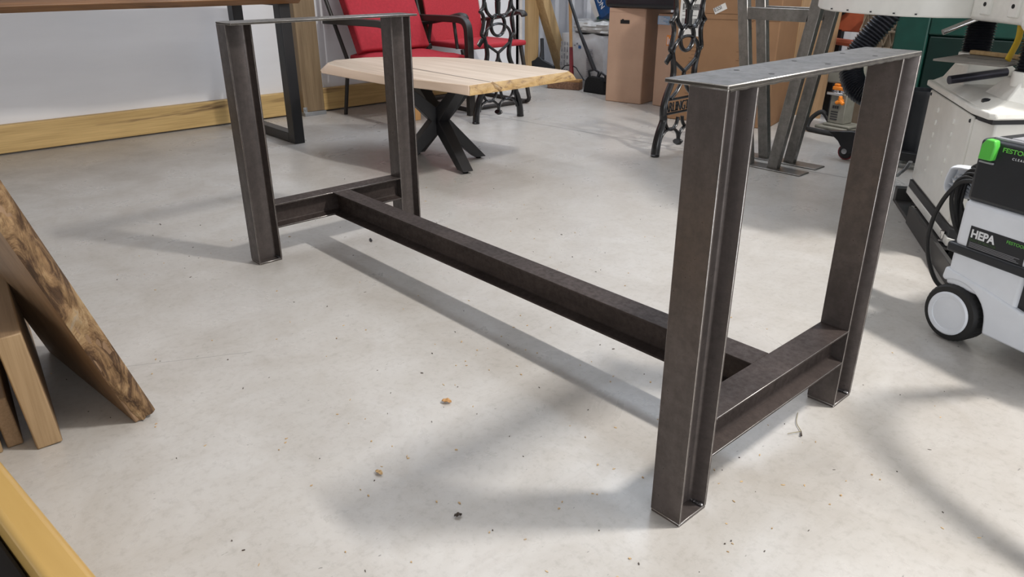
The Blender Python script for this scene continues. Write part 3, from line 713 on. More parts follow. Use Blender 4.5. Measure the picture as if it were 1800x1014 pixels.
# push broom: brown bristles, red socket, ash handle
t = thing('push_broom', 'push broom with brown bristles and wooden handle leaning at the back', 'broom', (-2.60, 2.985, 0))
bm = NB(); Mz = Matrix.Rotation(R(22), 4, 'Z'); box(bm, -0.16, 0.10, -0.035, 0.035, 0.0, 0.055, Mz); obj('bristle_head', bm, M_BRISTLE, t, 0.006)
bm = NB(); box(bm, -0.165, 0.10, -0.03, 0.03, 0.055, 0.075, Mz); obj('broom_block', bm, W_HANDLE, t, 0.004)
bm = NB(); tube(bm, [(0.03, 0.0, 0.075), (-0.005, 0.02, 0.30)], [0.018, 0.013], 10); obj('handle_socket', bm, M_REDMETAL, t)
bm = NB(); tube(bm, [(-0.005, 0.02, 0.30), (-0.10, 0.075, 0.92)], 0.012, 10); obj('handle', bm, W_HANDLE, t)
bm = NB(); tube(bm, [(-0.13, -0.02, 0.07), (-0.045, 0.0, 0.165), (0.005, 0.012, 0.175)], 0.005, 8); tube(bm, [(0.14, 0.02, 0.075), (0.06, 0.012, 0.16), (0.01, 0.012, 0.175)], 0.005, 8); obj('brace_rod', bm, M_BLACKMETAL, t)
# black angle broom
t = thing('angle_broom', 'black angle broom with long black handle leaning beside the cardboard box', 'broom', (-2.33, 2.99, 0))
bm = NB(); prism(bm, [(-0.105, 0.0), (0.105, 0.0), (0.085, 0.085), (0.05, 0.115), (-0.06, 0.115), (-0.09, 0.085)], -0.024, 0.024, lambda p, q, u: (p, u, q)); obj('bristle_head', bm, plain('black_bristle', (0.012, 0.012, 0.013), 0.8, 0, 0.3, 0.4, 120, 0.6), t, 0.006)
bm = NB(); tube(bm, [(-0.065, 0, 0.112), (-0.075, 0, 0.15), (-0.02, 0, 0.165), (0.02, 0, 0.15), (0.015, 0, 0.115)], 0.009, 8); tube(bm, [(0.02, 0, 0.115), (0.045, 0, 0.15), (0.085, 0, 0.13), (0.085, 0, 0.09)], 0.009, 8); obj('head_bracket', bm, M_BLACKPL, t)
bm = NB(); tube(bm, [(-0.02, 0.0, 0.16), (-0.16, -0.01, 0.40)], [0.017, 0.012], 10); obj('handle_socket', bm, plain('dark_grey_metal', (0.05, 0.05, 0.055), 0.35, 0.6), t)
bm = NB(); tube(bm, [(-0.16, -0.01, 0.40), (-0.44, 0.02, 0.88)], 0.0115, 10); obj('handle', bm, M_BLACKMETAL, t)
# black dust pan / rake
t = thing('dustpan', 'black dustpan with short handle standing below the diagonal brace', 'dustpan', (-2.925, 3.0, 0))
bm = NB(); pr = [(-0.17, 0.0), (0.17, 0.0), (0.155, 0.145), (0.10, 0.165)]
pr += [(0.04, 0.185), (0.015, 0.205), (-0.015, 0.205), (-0.04, 0.185), (-0.10, 0.165), (-0.155, 0.145)]
prism(bm, pr, 0.0, 0.02, lambda p, q, u: (p * 0.72 , p * 0.30 + u - q * 0.1 + 0.0, q)); obj('pan', bm, M_BLACKPL, t, 0.004)
bm = NB(); tube(bm, [(0.0, 0.015, 0.185), (-0.01, 0.03, 0.25), (-0.035, 0.05, 0.335)], [0.022, 0.014, 0.014], 10); obj('handle', bm, M_BLACKPL, t)

# ------------------------------------------------------------------ machines at the right
# grey tool with orange knobs
t = thing('bench_tool', 'grey clamp tool with orange knobs standing on floor by plywood', 'tool', (-0.50, 2.93, 0), R(-8))
bm = NB(); box(bm, -0.085, 0.10, -0.07, 0.09, 0.022, 0.04); box(bm, -0.05, 0.11, -0.05, 0.07, 0.04, 0.055); obj('base_plate', bm, M_GREYTOOL, t, 0.006)
bm = NB(); tube(bm, smooth([(-0.03, -0.02, 0.06), (-0.075, -0.03, 0.105), (-0.115, -0.06, 0.07), (-0.115, -0.09, 0.02), (-0.06, -0.10, 0.014), (0.04, -0.10, 0.014), (0.12, -0.10, 0.014)], 6), 0.013, 10); obj('hoop_handle', bm, M_RUBBER, t)
bm = NB(); box(bm, -0.035, 0.06, -0.035, 0.05, 0.055, 0.215); obj('column', bm, M_GREYTOOL, t, 0.005)
bm = NB(); box(bm, -0.055, 0.04, -0.05, 0.05, 0.205, 0.22); obj('table_plate', bm, M_CHROME, t, 0.002)
bm = NB(); box(bm, -0.08, 0.13, -0.03, 0.05, 0.265, 0.375); obj('upper_housing', bm, M_GREYTOOL, t, 0.008)
bm = NB(); tube(bm, [(-0.012, -0.012, 0.215), (-0.012, -0.012, 0.27)], 0.012, 10); obj('clamp_post', bm, M_CHROME, t)
bm = NB(); box(bm, -0.03, 0.04, -0.045, -0.01, 0.232, 0.252); box(bm, -0.025, 0.005, -0.04, -0.012, 0.252, 0.266); obj('clamp_knob', bm, M_ORANGE, t, 0.005)
bm = NB()
for a in (90, 210, 330): tube(bm, [(0.035, -0.052, 0.18), (0.035 + 0.026 * math.cos(R(a)), -0.055, 0.18 + 0.026 * math.sin(R(a)))], [0.013, 0.010], 8)
tube(bm, [(0.035, -0.035, 0.18), (0.035, -0.062, 0.18)], 0.012, 10); obj('clamp_knob', bm, M_ORANGE, t, 0.002)
bm = NB()
for k in range(4): box(bm, -0.02, 0.022, -0.037, -0.0345, 0.075 + k * 0.013, 0.081 + k * 0.013)
for k in range(3): box(bm, -0.015 + k * 0.013, -0.006 + k * 0.013, -0.037, -0.0345, 0.135, 0.15)
obj('rating_print', bm, M_BLACKPRINT, t)
# orange frame behind
t = thing('orange_machine_frame', 'faded orange machine frame half hidden behind the black hose', 'machine', (-0.715, 3.42, 0))
bm = NB(); box(bm, -0.13, 0.10, 0, 0.05, 0.49, 0.70); obj('guard_panel', bm, M_RUST, t, 0.006)
bm = NB(); tube(bm, smooth([(0.03, -0.04, 0.42), (0.10, -0.05, 0.46), (0.13, -0.05, 0.53), (0.14, -0.05, 0.68)], 6), 0.018, 10); tube(bm, [(-0.17, -0.03, 0.44), (0.05, -0.05, 0.43)], 0.02, 8); obj('frame_rail', bm, M_RUST, t)
bm = NB(); tube(bm, [(-0.14, -0.06, 0.52), (0.02, -0.06, 0.66)], 0.012, 8); obj('strut', bm, M_BLACKMETAL, t)
bm = NB(); box(bm, -0.11, -0.07, 0.0, 0.04, 0, 0.5); box(bm, 0.06, 0.1, 0.0, 0.04, 0, 0.5); obj('frame_post', bm, M_BLACKMETAL, t)
# beige ribbed crate
t = thing('ribbed_crate', 'beige ribbed crate with triangular webs beside the green cabinet', 'crate', (-0.46, 3.20, 0))
bm = NB(); box(bm, -0.12, 0.155, 0.02, 0.14, 0.0, 0.66); obj('crate_body', bm, M_BEIGE, t, 0.004)
bm = NB()
for z in (0.43, 0.52, 0.62): tube(bm, [(-0.12, 0.01, z), (0.155, 0.01, z)], 0.008, 6)
for k in range(6):
    x_ = -0.12 + 0.045 * k
    for z in (0.43, 0.52): tube(bm, [(x_, 0.01, z), (x_ + 0.026, 0.01, z + 0.09), (x_ + 0.052, 0.01, z)], 0.006, 6)
obj('rib_web', bm, plain('pale_beige_rib', (0.47, 0.38, 0.28), 0.6), t)
# green cabinet
t = thing('green_machine_cabinet', 'dark green machine cabinet behind the white planer', 'machine', (0.40, 2.95, 0))
bm = NB()
x0, x1, z0, z1 = -0.69, 0.75, 0.07, 0.95
box(bm, x0, -0.53, 0, 0.5, z0, z1); box(bm, -0.53, x1, 0, 0.5, 0.535, z1); box(bm, -0.53, x1, 0.02, 0.5, z0, 0.535); obj('cabinet_body', bm, M_GREEN, t, 0.008)
bm = NB(); box(bm, -0.52, x1 - 0.02, 0.006, 0.022, 0.09, 0.53); obj('access_panel', bm, M_GREEND, t, 0.006)
bm = NB(); tube(bm, [(-0.10, 0.0, 0.40), (-0.13, -0.04, 0.39), (-0.13, -0.04, 0.34), (-0.10, 0.0, 0.33)], 0.008, 8); obj('panel_handle', bm, M_GALV, t)
bm = NB(); box(bm, x0 + 0.01, x1 + 0.02, -0.17, 0.52, 0.0, 0.035); obj('plinth', bm, M_GREEN, t, 0.006)
# mobile base with castor
t = thing('mobile_base', 'black wheeled machine base with swivel castor behind the near leg', 'mobile base', (-0.10, 2.36, 0))
bm = NB(); box(bm, 0.0, 0.30, 0.02, 0.07, 0.035, 0.075); obj('base_rail', bm, M_BLACKMETAL, t, 0.003)
bm = NB(); prism(bm, [(-0.165, 0.125), (-0.05, 0.14), (0.0, 0.14), (0.02, 0.04), (-0.075, 0.035), (-0.11, 0.085)], -0.022, 0.022, lambda p, q, u: (p, u, q)); ft = obj('castor_fork', bm, M_BLACKMETAL, t, 0.004)
bm = NB(); lathe(bm, [(0.0, -0.012), (0.030, -0.012), (0.032, -0.009), (0.032, 0.009), (0.030, 0.012), (0, 0.012)], 28, Matrix.Translation((-0.07, -0.0, 0.038)) @ Matrix.Rotation(R(90), 4, 'X')); cw = obj('castor_wheel', bm, M_RUBBER, t)
bm = NB(); lathe(bm, [(0.0, -0.026), (0.013, -0.026), (0.013, 0.026), (0.0, 0.026)], 18, Matrix.Translation((-0.07, -0.0, 0.044)) @ Matrix.Rotation(R(90), 4, 'X')); obj('axle_cap', bm, M_CHROME, cw)
bm = NB(); lathe(bm, [(0.037, -0.008), (0.0385, 0), (0.037, 0.008)], 28, Matrix.Translation((-0.07, -0.0, 0.0385)) @ Matrix.Rotation(R(90), 4, 'X')); obj('red_tread', bm, M_REDMETAL, cw)
bm = NB(); tube(bm, [(0.0, -0.01, 0.12), (-0.005, -0.015, 0.19), (0.015, -0.01, 0.245), (0.06, 0.0, 0.27)], [0.012, 0.011, 0.014, 0.010], 8, flat=0.6); obj('pedal_lever', bm, M_BLACKMETAL, t)
bm = NB(); lathe(bm, [(0.0, -0.03), (0.010, -0.03), (0.010, 0.03), (0.0, 0.03)], 14, Matrix.Translation((0.0, -0.0, 0.105)) @ Matrix.Rotation(R(90), 4, 'X')); obj('pivot_bolt', bm, M_CHROME, t)
# corrugated black hose
t = thing('dust_hose', 'corrugated black dust hose curving down behind the near table leg', 'hose')
hp = smooth([(-0.14, 2.60, 0.80), (-0.17, 2.57, 0.66), (-0.24, 2.53, 0.53), (-0.28, 2.50, 0.42), (-0.225, 2.47, 0.32), (-0.12, 2.46, 0.28), (-0.06, 2.46, 0.27)], 40)
bm = NB(); tube(bm, hp, [0.051 + 0.0042 * math.sin(i * 2 * PI / 4) for i in range(len(hp))], 18); obj('hose_sleeve', bm, M_HOSE, t, auto=80)
t = thing('black_bucket', 'black open bucket standing beside the white machine cabinet', 'bucket', (0.06, 2.52, 0.036))
bm = NB(); lathe(bm, [(0.0, 0.0), (0.062, 0.0), (0.070, 0.27), (0.073, 0.275), (0.073, 0.30), (0.066, 0.30), (0.060, 0.01), (0.0, 0.01)], 28); obj('bucket_body', bm, M_BLACKPL, t)
bm = NB(); tube(bm, smooth([(0.06, -0.01, 0.25), (0.10, -0.03, 0.33), (0.16, -0.05, 0.37), (0.22, -0.06, 0.385)], 6), 0.007, 8); obj('bail_wire', bm, M_GALV, t)

# white planer
PA = R(-57.9); PX, PY_ = 0.345, 1.78
pl = thing('thickness_planer', 'white cast-iron planer on a vented white cabinet at right', 'machine', (PX, PY_, 0), PA)
def invl(X, Y):
    dx, dy = X - PX, Y - PY_
    return (dx * math.cos(PA) + dy * math.sin(PA), -dx * math.sin(PA) + dy * math.cos(PA))
# local: +x along the vented panel towards the camera right, +y into the machine
cab = [(0.0, 0.0), (0.565, 0.0), (0.625, 0.035), (0.48, 0.42), (0.0, 0.42)]
bm = NB(); prism(bm, cab, 0.112, 0.440, lambda p, q, u: (p, q, u)); cabo = obj('cabinet', bm, M_WHITE, pl, 0.006, 3)
bm = NB(); box(bm, 0.012, 0.553, -0.006, 0.003, 0.122, 0.445); pan = obj('vented_panel', bm, M_WHITE, cabo, 0.004)
bm = NB()
for i in range(2):
    for j in range(6 - i):
        x_ = 0.171 + 0.207 * i; z_ = 0.399 - 0.042 * j
        lathe(bm, [(0.0075, 0.0), (0.006, 0.004), (0.0, 0.0055)], 10, Matrix.Translation((x_, -0.006, z_)) @ Matrix.Rotation(R(90), 4, 'X') @ Matrix.Diagonal((1, 1.3, 1, 1)))
obj('louvre_vents', bm, M_WHITE, pan)['kind'] = 'stuff'
for x_, z_ in ((0.034, 0.432), (0.535, 0.430)):
    bm = NB(); lathe(bm, [(0.006, 0), (0.005, 0.003), (0, 0.004)], 12, Matrix.Translation((x_, -0.006, z_)) @ Matrix.Rotation(R(90), 4, 'X')); obj('panel_screw', bm, M_BLACKPL, pan)
rim = [(-0.012, -0.018), (0.565, -0.018), (0.655, 0.0), (0.665, 0.02), (0.51, 0.44), (-0.012, 0.44)]
bm = NB(); prism(bm, rim, 0.455, 0.476, lambda p, q, u: (p, q, u)); obj('rim_flange', bm, M_WHITE2, pl, 0.005, 3)
bm = NB(); prism(bm, [(0.004, 0.003), (0.563, 0.003), (0.635, 0.022), (0.49, 0.43), (0.004, 0.43)], 0.438, 0.457, lambda p, q, u: (p, q, u)); obj('gasket_band', bm, M_BLACKPL, pl)
skirt = [(-0.006, -0.010), (0.60, -0.010), (0.645, 0.03), (0.49, 0.43), (-0.006, 0.43)]
bm = NB(); prism(bm, [(x * 0.985 + 0.004, y * 0.985 + 0.003) for x, y in skirt], 0.085, 0.113, lambda p, q, u: (p, q, u)); obj('toe_band', bm, M_BLACKPL, pl)
bm = NB(); prism(bm, skirt, 0.060, 0.086, lambda p, q, u: (p, q, u)); obj('skirt_band', bm, M_WHITE, pl, 0.002)
bm = NB(); prism(bm, [(0.02, 0.01), (0.58, 0.01), (0.60, 0.04), (0.46, 0.41), (0.02, 0.41)], 0.0, 0.061, lambda p, q, u: (p, q, u)); mb = obj('wheeled_base', bm, M_BLACKMETAL, pl)
bm = NB(); box(bm, 0.19, 0.86, -0.036, -0.022, 0.0, 0.062); box(bm, -0.10, 0.192, -0.030, 0.06, 0.0, 0.012); box(bm, 0.19, 0.60, -0.024, 0.012, 0.045, 0.055); box(bm, -0.10, -0.06, -0.03, 0.06, 0.0, 0.06)
obj('base_rail', bm, plain('dark_grey_steel', (0.035, 0.034, 0.033), 0.45), mb, 0.002)
for x_, y_ in ((0.15, -0.01), (0.175, -0.014), (0.56, -0.012)):
    bm = NB(); lathe(bm, [(0.011, 0.0), (0.011, 0.008), (0.005, 0.008), (0.005, 0.030), (0.009, 0.030), (0.009, 0.040), (0.0, 0.041)], 6, Matrix.Translation((x_, y_, 0.012 if x_ < .3 else 0.055))); obj('base_bolt', bm, M_CHROME, mb)
bm = NB(); tube(bm, [(-0.09, -0.035, 0.10), (0.005, -0.030, 0.155), (0.05, -0.03, 0.19)], 0.008, 8, flat=0.5); obj('lock_lever', bm, M_GALV, mb)
# cast base with ribs and column bosses
bm = NB()
def hexa(pb_, pt_, zb, zt):
    prism_b = [bm.verts.new((x, y, zb)) for x, y in pb_]; prism_t = [bm.verts.new((x, y, zt)) for x, y in pt_]; n_ = len(pb_)
    fs = [bm.faces.new(prism_b), bm.faces.new(list(reversed(prism_t)))]
    for i in range(n_): fs.append(bm.faces.new((prism_b[i], prism_b[(i + 1) % n_], prism_t[(i + 1) % n_], prism_t[i])))
    bmesh.ops.recalc_face_normals(bm, faces=fs)
hexa([(0.0, -0.008), (0.56, -0.008), (0.64, 0.012), (0.50, 0.43), (0.0, 0.43)], [(0.03, 0.03), (0.54, 0.03), (0.60, 0.05), (0.47, 0.40), (0.03, 0.40)], 0.475, 0.500)
hexa([(0.02, 0.012), (0.29, 0.02), (0.27, 0.25), (0.02, 0.25)], [(0.095, 0.045), (0.20, 0.045), (0.19, 0.15), (0.095, 0.15)], 0.480, 0.572)
hexa([(0.40, 0.035), (0.60, 0.045), (0.56, 0.29), (0.38, 0.27)], [(0.485, 0.075), (0.585, 0.085), (0.57, 0.19), (0.47, 0.17)], 0.480, 0.556)
hexa([(0.22, 0.17), (0.44, 0.17), (0.44, 0.21), (0.22, 0.21)], [(0.19, 0.185), (0.48, 0.185), (0.48, 0.195), (0.19, 0.195)], 0.480, 0.545)
obj('cast_base', bm, M_WHITE2, pl, 0.008, 3)
bm = NB(); lathe(bm, [(0.015, 0), (0.015, 0.010), (0.010, 0.013), (0, 0.013)], 6, Matrix.Translation((0.545, 0.022, 0.484))); obj('hex_bolt', bm, M_BLACKPL, pl)
bm = NB(); tube(bm, [(0.278, -0.022, 0.512), (0.228, 0.15, 0.536)], 0.0135, 16); obj('lift_rod', bm, M_ROD, pl)
for k, (X, Y, zb) in enumerate(((0.485, 1.685, 0.578), (0.735, 1.375, 0.566))):
    lx, ly = invl(X, Y)
    zz = [zb + i * (0.70 - zb) / 60 for i in range(61)]
    bm = NB(); tube(bm, [(lx, ly, z) for z in zz], [0.041 + 0.0042 * math.sin(i * 2 * PI / 4) for i in range(61)], 20); obj('bellows', bm, M_HOSE, pl, auto=80)
    bm = NB(); lathe(bm, [(0.048, zb - 0.03), (0.048, zb + 0.008), (0.042, zb + 0.012)], 20, Matrix.Translation((lx, ly, 0))); obj('column_collar', bm, M_WHITE2, pl)
# bed: sheet metal table edge and casting
bed = [(-0.17, 1.86), (-0.10, 1.735), (-0.04, 1.655), (0.02, 1.59), (0.15, 1.515), (0.32, 1.455), (0.42, 1.47), (0.50, 1.53), (0.80, 1.70), (0.62, 2.25), (0.30, 2.35), (0.0, 2.20), (-0.15, 2.02)]
bedl = [invl(*q) for q in bed]
bm = NB(); prism(bm, bedl, 0.700, 0.80, lambda p, q, u: (p, q, u)); bd = obj('bed_table', bm, M_WHITE, pl, 0.005, 3, 30)
bm = NB()
for (X, Y) in ((0.02, 1.59), (0.10, 1.543), (0.20, 1.498), (0.29, 1.463), (0.36, 1.459)):
    lx, ly = invl(X, Y - 0.002); lathe(bm, [(0.0035, 0), (0.0035, 0.004)], 8, Matrix.Translation((lx, ly, 0.707)))
obj('rivet', bm, M_BLACKPL, bd)
cast = [(0.495, 1.515), (0.60, 1.425), (0.70, 1.33), (0.78, 1.25), (1.0, 1.40), (0.88, 1.66), (0.70, 1.70)]
castl = [invl(*q) for q in cast]
bm = NB(); prism(bm, castl, 0.696, 0.82, lambda p, q, u: (p, q, u)); cs = obj('bed_casting', bm, M_WHITE2, pl, 0.012, 3)
ca = math.atan2(-0.185, 0.205)
for (X, Y) in ((0.555, 1.4625), (0.655, 1.372)):
    lx, ly = invl(X, Y)
    Mx = Matrix.Translation((lx, ly, 0.74)) @ Matrix.Rotation(ca - PA, 4, 'Z')
    bm = NB(); box(bm, -0.022, 0.022, -0.008, 0.01, -0.025, 0.06, Mx); pd = obj('mounting_pad', bm, M_WHITE, cs, 0.004)
    bm = NB(); lathe(bm, [(0.006, 0), (0.006, 0.010)], 14, Mx @ Matrix.Translation((0, 0, 0.005)) @ Matrix.Rotation(R(90), 4, 'X')); obj('bolt_hole', bm, M_FELT, pd)
lx, ly = invl(0.73, 1.30)
bm = NB(); bmesh.ops.create_uvsphere(bm, u_segments=20, v_segments=14, radius=0.035, matrix=Matrix.Translation((lx, ly, 0.715))); obj('casting_boss', bm, M_WHITE2, cs)
l0 = invl(0.50, 1.60); l1 = invl(0.425, 1.53)
bm = NB(); tube(bm, [(l0[0], l0[1], 0.70), (l1[0], l1[1], 0.655)], 0.009, 12); obj('lock_handle', bm, M_CHROME, pl)
l0 = (0.455, 0.085); l1 = (0.505, 0.060)
bm = NB(); tube(bm, smooth([(l0[0], l0[1], 0.705), (l0[0] + 0.012, l0[1], 0.655), (l1[0], l1[1], 0.600)], 6), 0.009, 8, flat=0.35, up=(1, 0, 0)); obj('yellow_strap', bm, M_YELLOW, pl)
hl = [invl(*q) for q in ((0.28, 1.42), (0.74, 1.16), (1.10, 1.75), (0.66, 2.20))]
bm = NB(); prism(bm, hl, 0.98, 1.42, lambda p, q, u: (p, q, u)); obj('unseen_head', bm, M_WHITE, pl, 0.02, 3)  # upper body added above view to shade the floor behind the near leg
for X, Y in ((0.95, 1.62), (0.62, 2.05)):
    lx, ly = invl(X, Y); bm = NB(); lathe(bm, [(0.035, 0.79), (0.035, 0.99)], 20, Matrix.Translation((lx, ly, 0))); obj('unseen_head_column', bm, M_CHROME, pl)  # posts carrying the added upper body, also out of view
# cardboard laid on the machine
t = thing('cardboard_piece', 'flat grey cardboard piece laid on the white machine base', 'cardboard', (0.600, 1.485, 0.585), R(-4))
bm = NB(); prism(bm, [(-0.118, -0.135), (0.085, -0.145), (0.085, -0.03), (0.02, 0.10), (-0.055, 0.105), (-0.118, 0.08)], 0.0, 0.006, lambda p, q, u: (p, q, u)); obj('cardboard_sheet', bm, M_CARDG, t, 0.001)
bm = NB(); box(bm, -0.06, 0.07, -0.035, -0.031, 0.0055, 0.0068); obj('torn_slot', bm, M_BLACKPRINT, t)
o = NB(); box(o, -0.12, 0.10, -0.010, 0.010, 0.0, 0.012); o = obj('pine_lath', o, W_PINE, None, 0.002, loc=(0.62, 1.535, 0.592), rot=(0, 0, R(-20))); tag(o, 'thin pale pine lath lying on the grey cardboard piece', 'wood')

# ------------------------------------------------------------------ dust extractor
v = thing('dust_extractor', 'white and black dust extractor with lime green latch on wheels', 'vacuum', (0.825, 0.75, 0), R(-20))
D = 0.36
bm = NB()
arc_ = [(0.031 + 0.082 * math.cos(R(a)), 0.071 + 0.082 * math.sin(R(a))) for a in range(118, -1, -10)]
side_ = [(-0.016, 0.150)] + arc_ + [(0.116, 0.053), (0.42, 0.053), (0.42, 0.138), (0.19, 0.140), (0.10, 0.160), (-0.012, 0.178)]
prism(bm, side_, 0.0, D, lambda p, q, u: (p, u, q)); obj('chassis', bm, M_PLASTIC, v, 0.006, 3)
bm = NB(); box(bm, -0.006, 0.172, 0.004, D - 0.004, 0.135, 0.225); obj('lower_tank', bm, M_PLASTIC, v, 0.008, 3)
bm = NB(); box(bm, 0.168, 0.40, 0.012, D - 0.012, 0.13, 0.232); obj('hose_bay', bm, M_BLACKPL, v, 0.006)
bm = NB(); box(bm, -0.020, 0.43, -0.004, D + 0.004, 0.218, 0.242); obj('band', bm, M_BLACKPL, v, 0.006, 3)
bm = NB(); box(bm, -0.006, 0.42, 0.0, D, 0.236, 0.350); up_ = obj('upper_tank', bm, M_PLASTIC, v, 0.012, 3)
bm = NB(); box(bm, -0.004, 0.42, 0.001, D - 0.001, 0.349, 0.494); hd = obj('motor_head', bm, M_BLACKPL, v, 0.010, 3)
bm = NB()
for k in range(5): box(bm, 0.045 + k * 0.07, 0.095 + k * 0.07, 0.03, D - 0.03, 0.492, 0.500, Matrix.Identity(4))
box(bm, 0.02, 0.40, 0.012, 0.022, 0.492, 0.5); obj('lid_ribs', bm, M_GREYPRINT, hd, 0.003)
bm = NB(); prism(bm, [(0.009, 0.450), (0.041, 0.450), (0.044, 0.484), (0.040, 0.496), (0.020, 0.497), (0.011, 0.484)], -0.014, 0.004, lambda p, q, u: (p, u, q)); obj('latch', bm, M_LIME, v, 0.003, 2)
bm = NB(); box(bm, 0.007, 0.041, -0.004, 0.003, 0.441, 0.445); obj('latch_ledge', bm, M_GREYPRINT, v, 0.001)
text('brand_lettering', 'FESTOOL', M_LIMEPRINT, hd, 0.0135, (0.053, -0.0002, 0.4735), sx=1.22, ext=0.0005, bold=0.0002)
text('brand_lettering', 'C L E A N T E C', M_PRINT, hd, 0.0072, (0.079, -0.0002, 0.461), ext=0.0005)
bm = NB(); box(bm, 0.027, 0.164, -0.0012, 0.004, 0.2425, 0.2945); lb = obj('data_plate', bm, M_BLACKPL, up_, 0.0005)
text('plate_lettering', 'HEPA', M_PRINT, lb, 0.0265, (0.0315, -0.0014, 0.2685), sx=0.92, ext=0.0004, bold=0.0009)
text('plate_lettering', 'DUST EXTRACTOR', M_DIMPRINT, lb, 0.0088, (0.0315, -0.0014, 0.2595), ext=0.0004, sx=0.86)
text('plate_lettering', 'FESTOOL', M_LIMEPRINT, lb, 0.0100, (0.117, -0.0014, 0.281), ext=0.0004, sx=1.08)
bm = NB()
for k in range(4): box(bm, 0.033, 0.155 - 0.006 * (k % 3), -0.0018, -0.001, 0.2455 + k * 0.0033, 0.2464 + k * 0.0033)
obj('plate_lettering', bm, M_GREYPRINT, lb)
bm = NB(); Mw = Matrix.Translation((0.031, 0.02, 0.071)) @ Matrix.Rotation(R(90), 4, 'X')
lathe(bm, [(0.0, -0.03), (0.064, -0.03), (0.071, -0.022), (0.071, 0.020), (0.066, 0.028), (0.052, 0.030), (0.0, 0.028)], 40, Mw)
for k in range(36):
    a = 2 * PI * k / 36; Mk = Mw @ Matrix.Rotation(a, 4, 'Z') @ Matrix.Translation((0.0702, 0, 0.0))
    box(bm, -0.001, 0.0012, -0.0022, 0.0022, -0.02, 0.02, Mk)
wl = obj('wheel', bm, M_RUBBER, v)
bm = NB(); lathe(bm, [(0.0, 0.026), (0.053, 0.026), (0.054, 0.031), (0.050, 0.0345), (0.041, 0.033), (0.040, 0.031), (0.0, 0.0325)], 40, Mw); obj('wheel_cap', bm, M_PLASTIC, wl)
bm = NB(); lathe(bm, [(0.0, -0.03), (0.064, -0.03), (0.071, -0.022), (0.071, 0.020), (0.066, 0.028), (0.0, 0.03)], 40, Matrix.Translation((0.031, D - 0.02, 0.071)) @ Matrix.Rotation(R(90), 4, 'X')); obj('wheel', bm, M_RUBBER, v)
for y_ in (0.05, D - 0.05):
    bm = NB(); lathe(bm, [(0.0, -0.014), (0.022, -0.014), (0.027, -0.008), (0.027, 0.008), (0.022, 0.014), (0.0, 0.014)], 24, Matrix.Translation((0.35, y_, 0.027)) @ Matrix.Rotation(R(90), 4, 'X')); obj('castor', bm, M_RUBBER, v)
bm = NB(); sh = smooth([(0.27, 0.03, 0.19), (0.29, -0.07, 0.22), (0.30, -0.13, 0.36), (0.33, -0.16, 0.55), (0.42, -0.20, 0.68), (0.56, -0.24, 0.70), (0.72, -0.28, 0.60), (0.85, -0.32, 0.40), (0.95, -0.34, 0.12)], 20)
tube(bm, sh, [0.021 + 0.0025 * math.sin(i * 2 * PI / 4) for i in range(len(sh))], 14); obj('unseen_hose', bm, M_HOSE, v, auto=80)  # hose added out of view; its arc throws the curved floor shadow
# cord hook and coiled cord
bm = NB()
hk = smooth([(-0.085, 0.145, 0.315), (-0.145, 0.145, 0.312), (-0.163, 0.145, 0.325), (-0.160, 0.145, 0.362), (-0.143, 0.145, 0.379), (-0.06, 0.145, 0.384)], 6)
tube(bm, hk, 0.006, 8, up=(0, 1, 0), flat=2.6)
for k in range(8):
    a = R(95 + k * 14); tube(bm, [(-0.06, 0.145, 0.312), (-0.06 + 0.100 * math.cos(a) / max(0.55, abs(math.cos(a)) ** 0.3), 0.145, 0.318 + 0.062 * math.sin(a))], 0.0022, 6, up=(0, 1, 0), flat=5)
box(bm, -0.075, 0.0, 0.12, 0.17, 0.30, 0.384); prism(bm, [(-0.06, 0.312), (-0.155, 0.315), (-0.160, 0.36), (-0.145, 0.378), (-0.06, 0.382)], 0.157, 0.160, lambda p, q, u: (p, u, q)); obj('cord_hook', bm, M_PLASTIC, v, 0.002)
bm = NB(); r3 = random.Random(2)
for k in range(7):
    cx_, cz_ = -0.062 + 0.006 * math.sin(k), 0.300 + 0.004 * k; ra = 0.040 + 0.005 * (k % 3); rz_ = 0.075 + 0.005 * (k % 4)
    tube(bm, [(cx_ + ra * math.cos(a) - 0.012 * math.sin(a), 0.09 + k * 0.010 + 0.006 * math.sin(2 * a + k), cz_ + rz_ * math.sin(a)) for a in [2 * PI * i / 36 for i in range(36)]], 0.0052, 8, closed=True)
tube(bm, smooth([(-0.03, 0.085, 0.372), (-0.085, 0.08, 0.36), (-0.125, 0.08, 0.29), (-0.140, 0.085, 0.20), (-0.125, 0.10, 0.12), (-0.09, 0.11, 0.075), (-0.04, 0.12, 0.09), (0.0, 0.13, 0.15)], 8), 0.0058, 8)
obj('power_cord', bm, M_RUBBER, v)

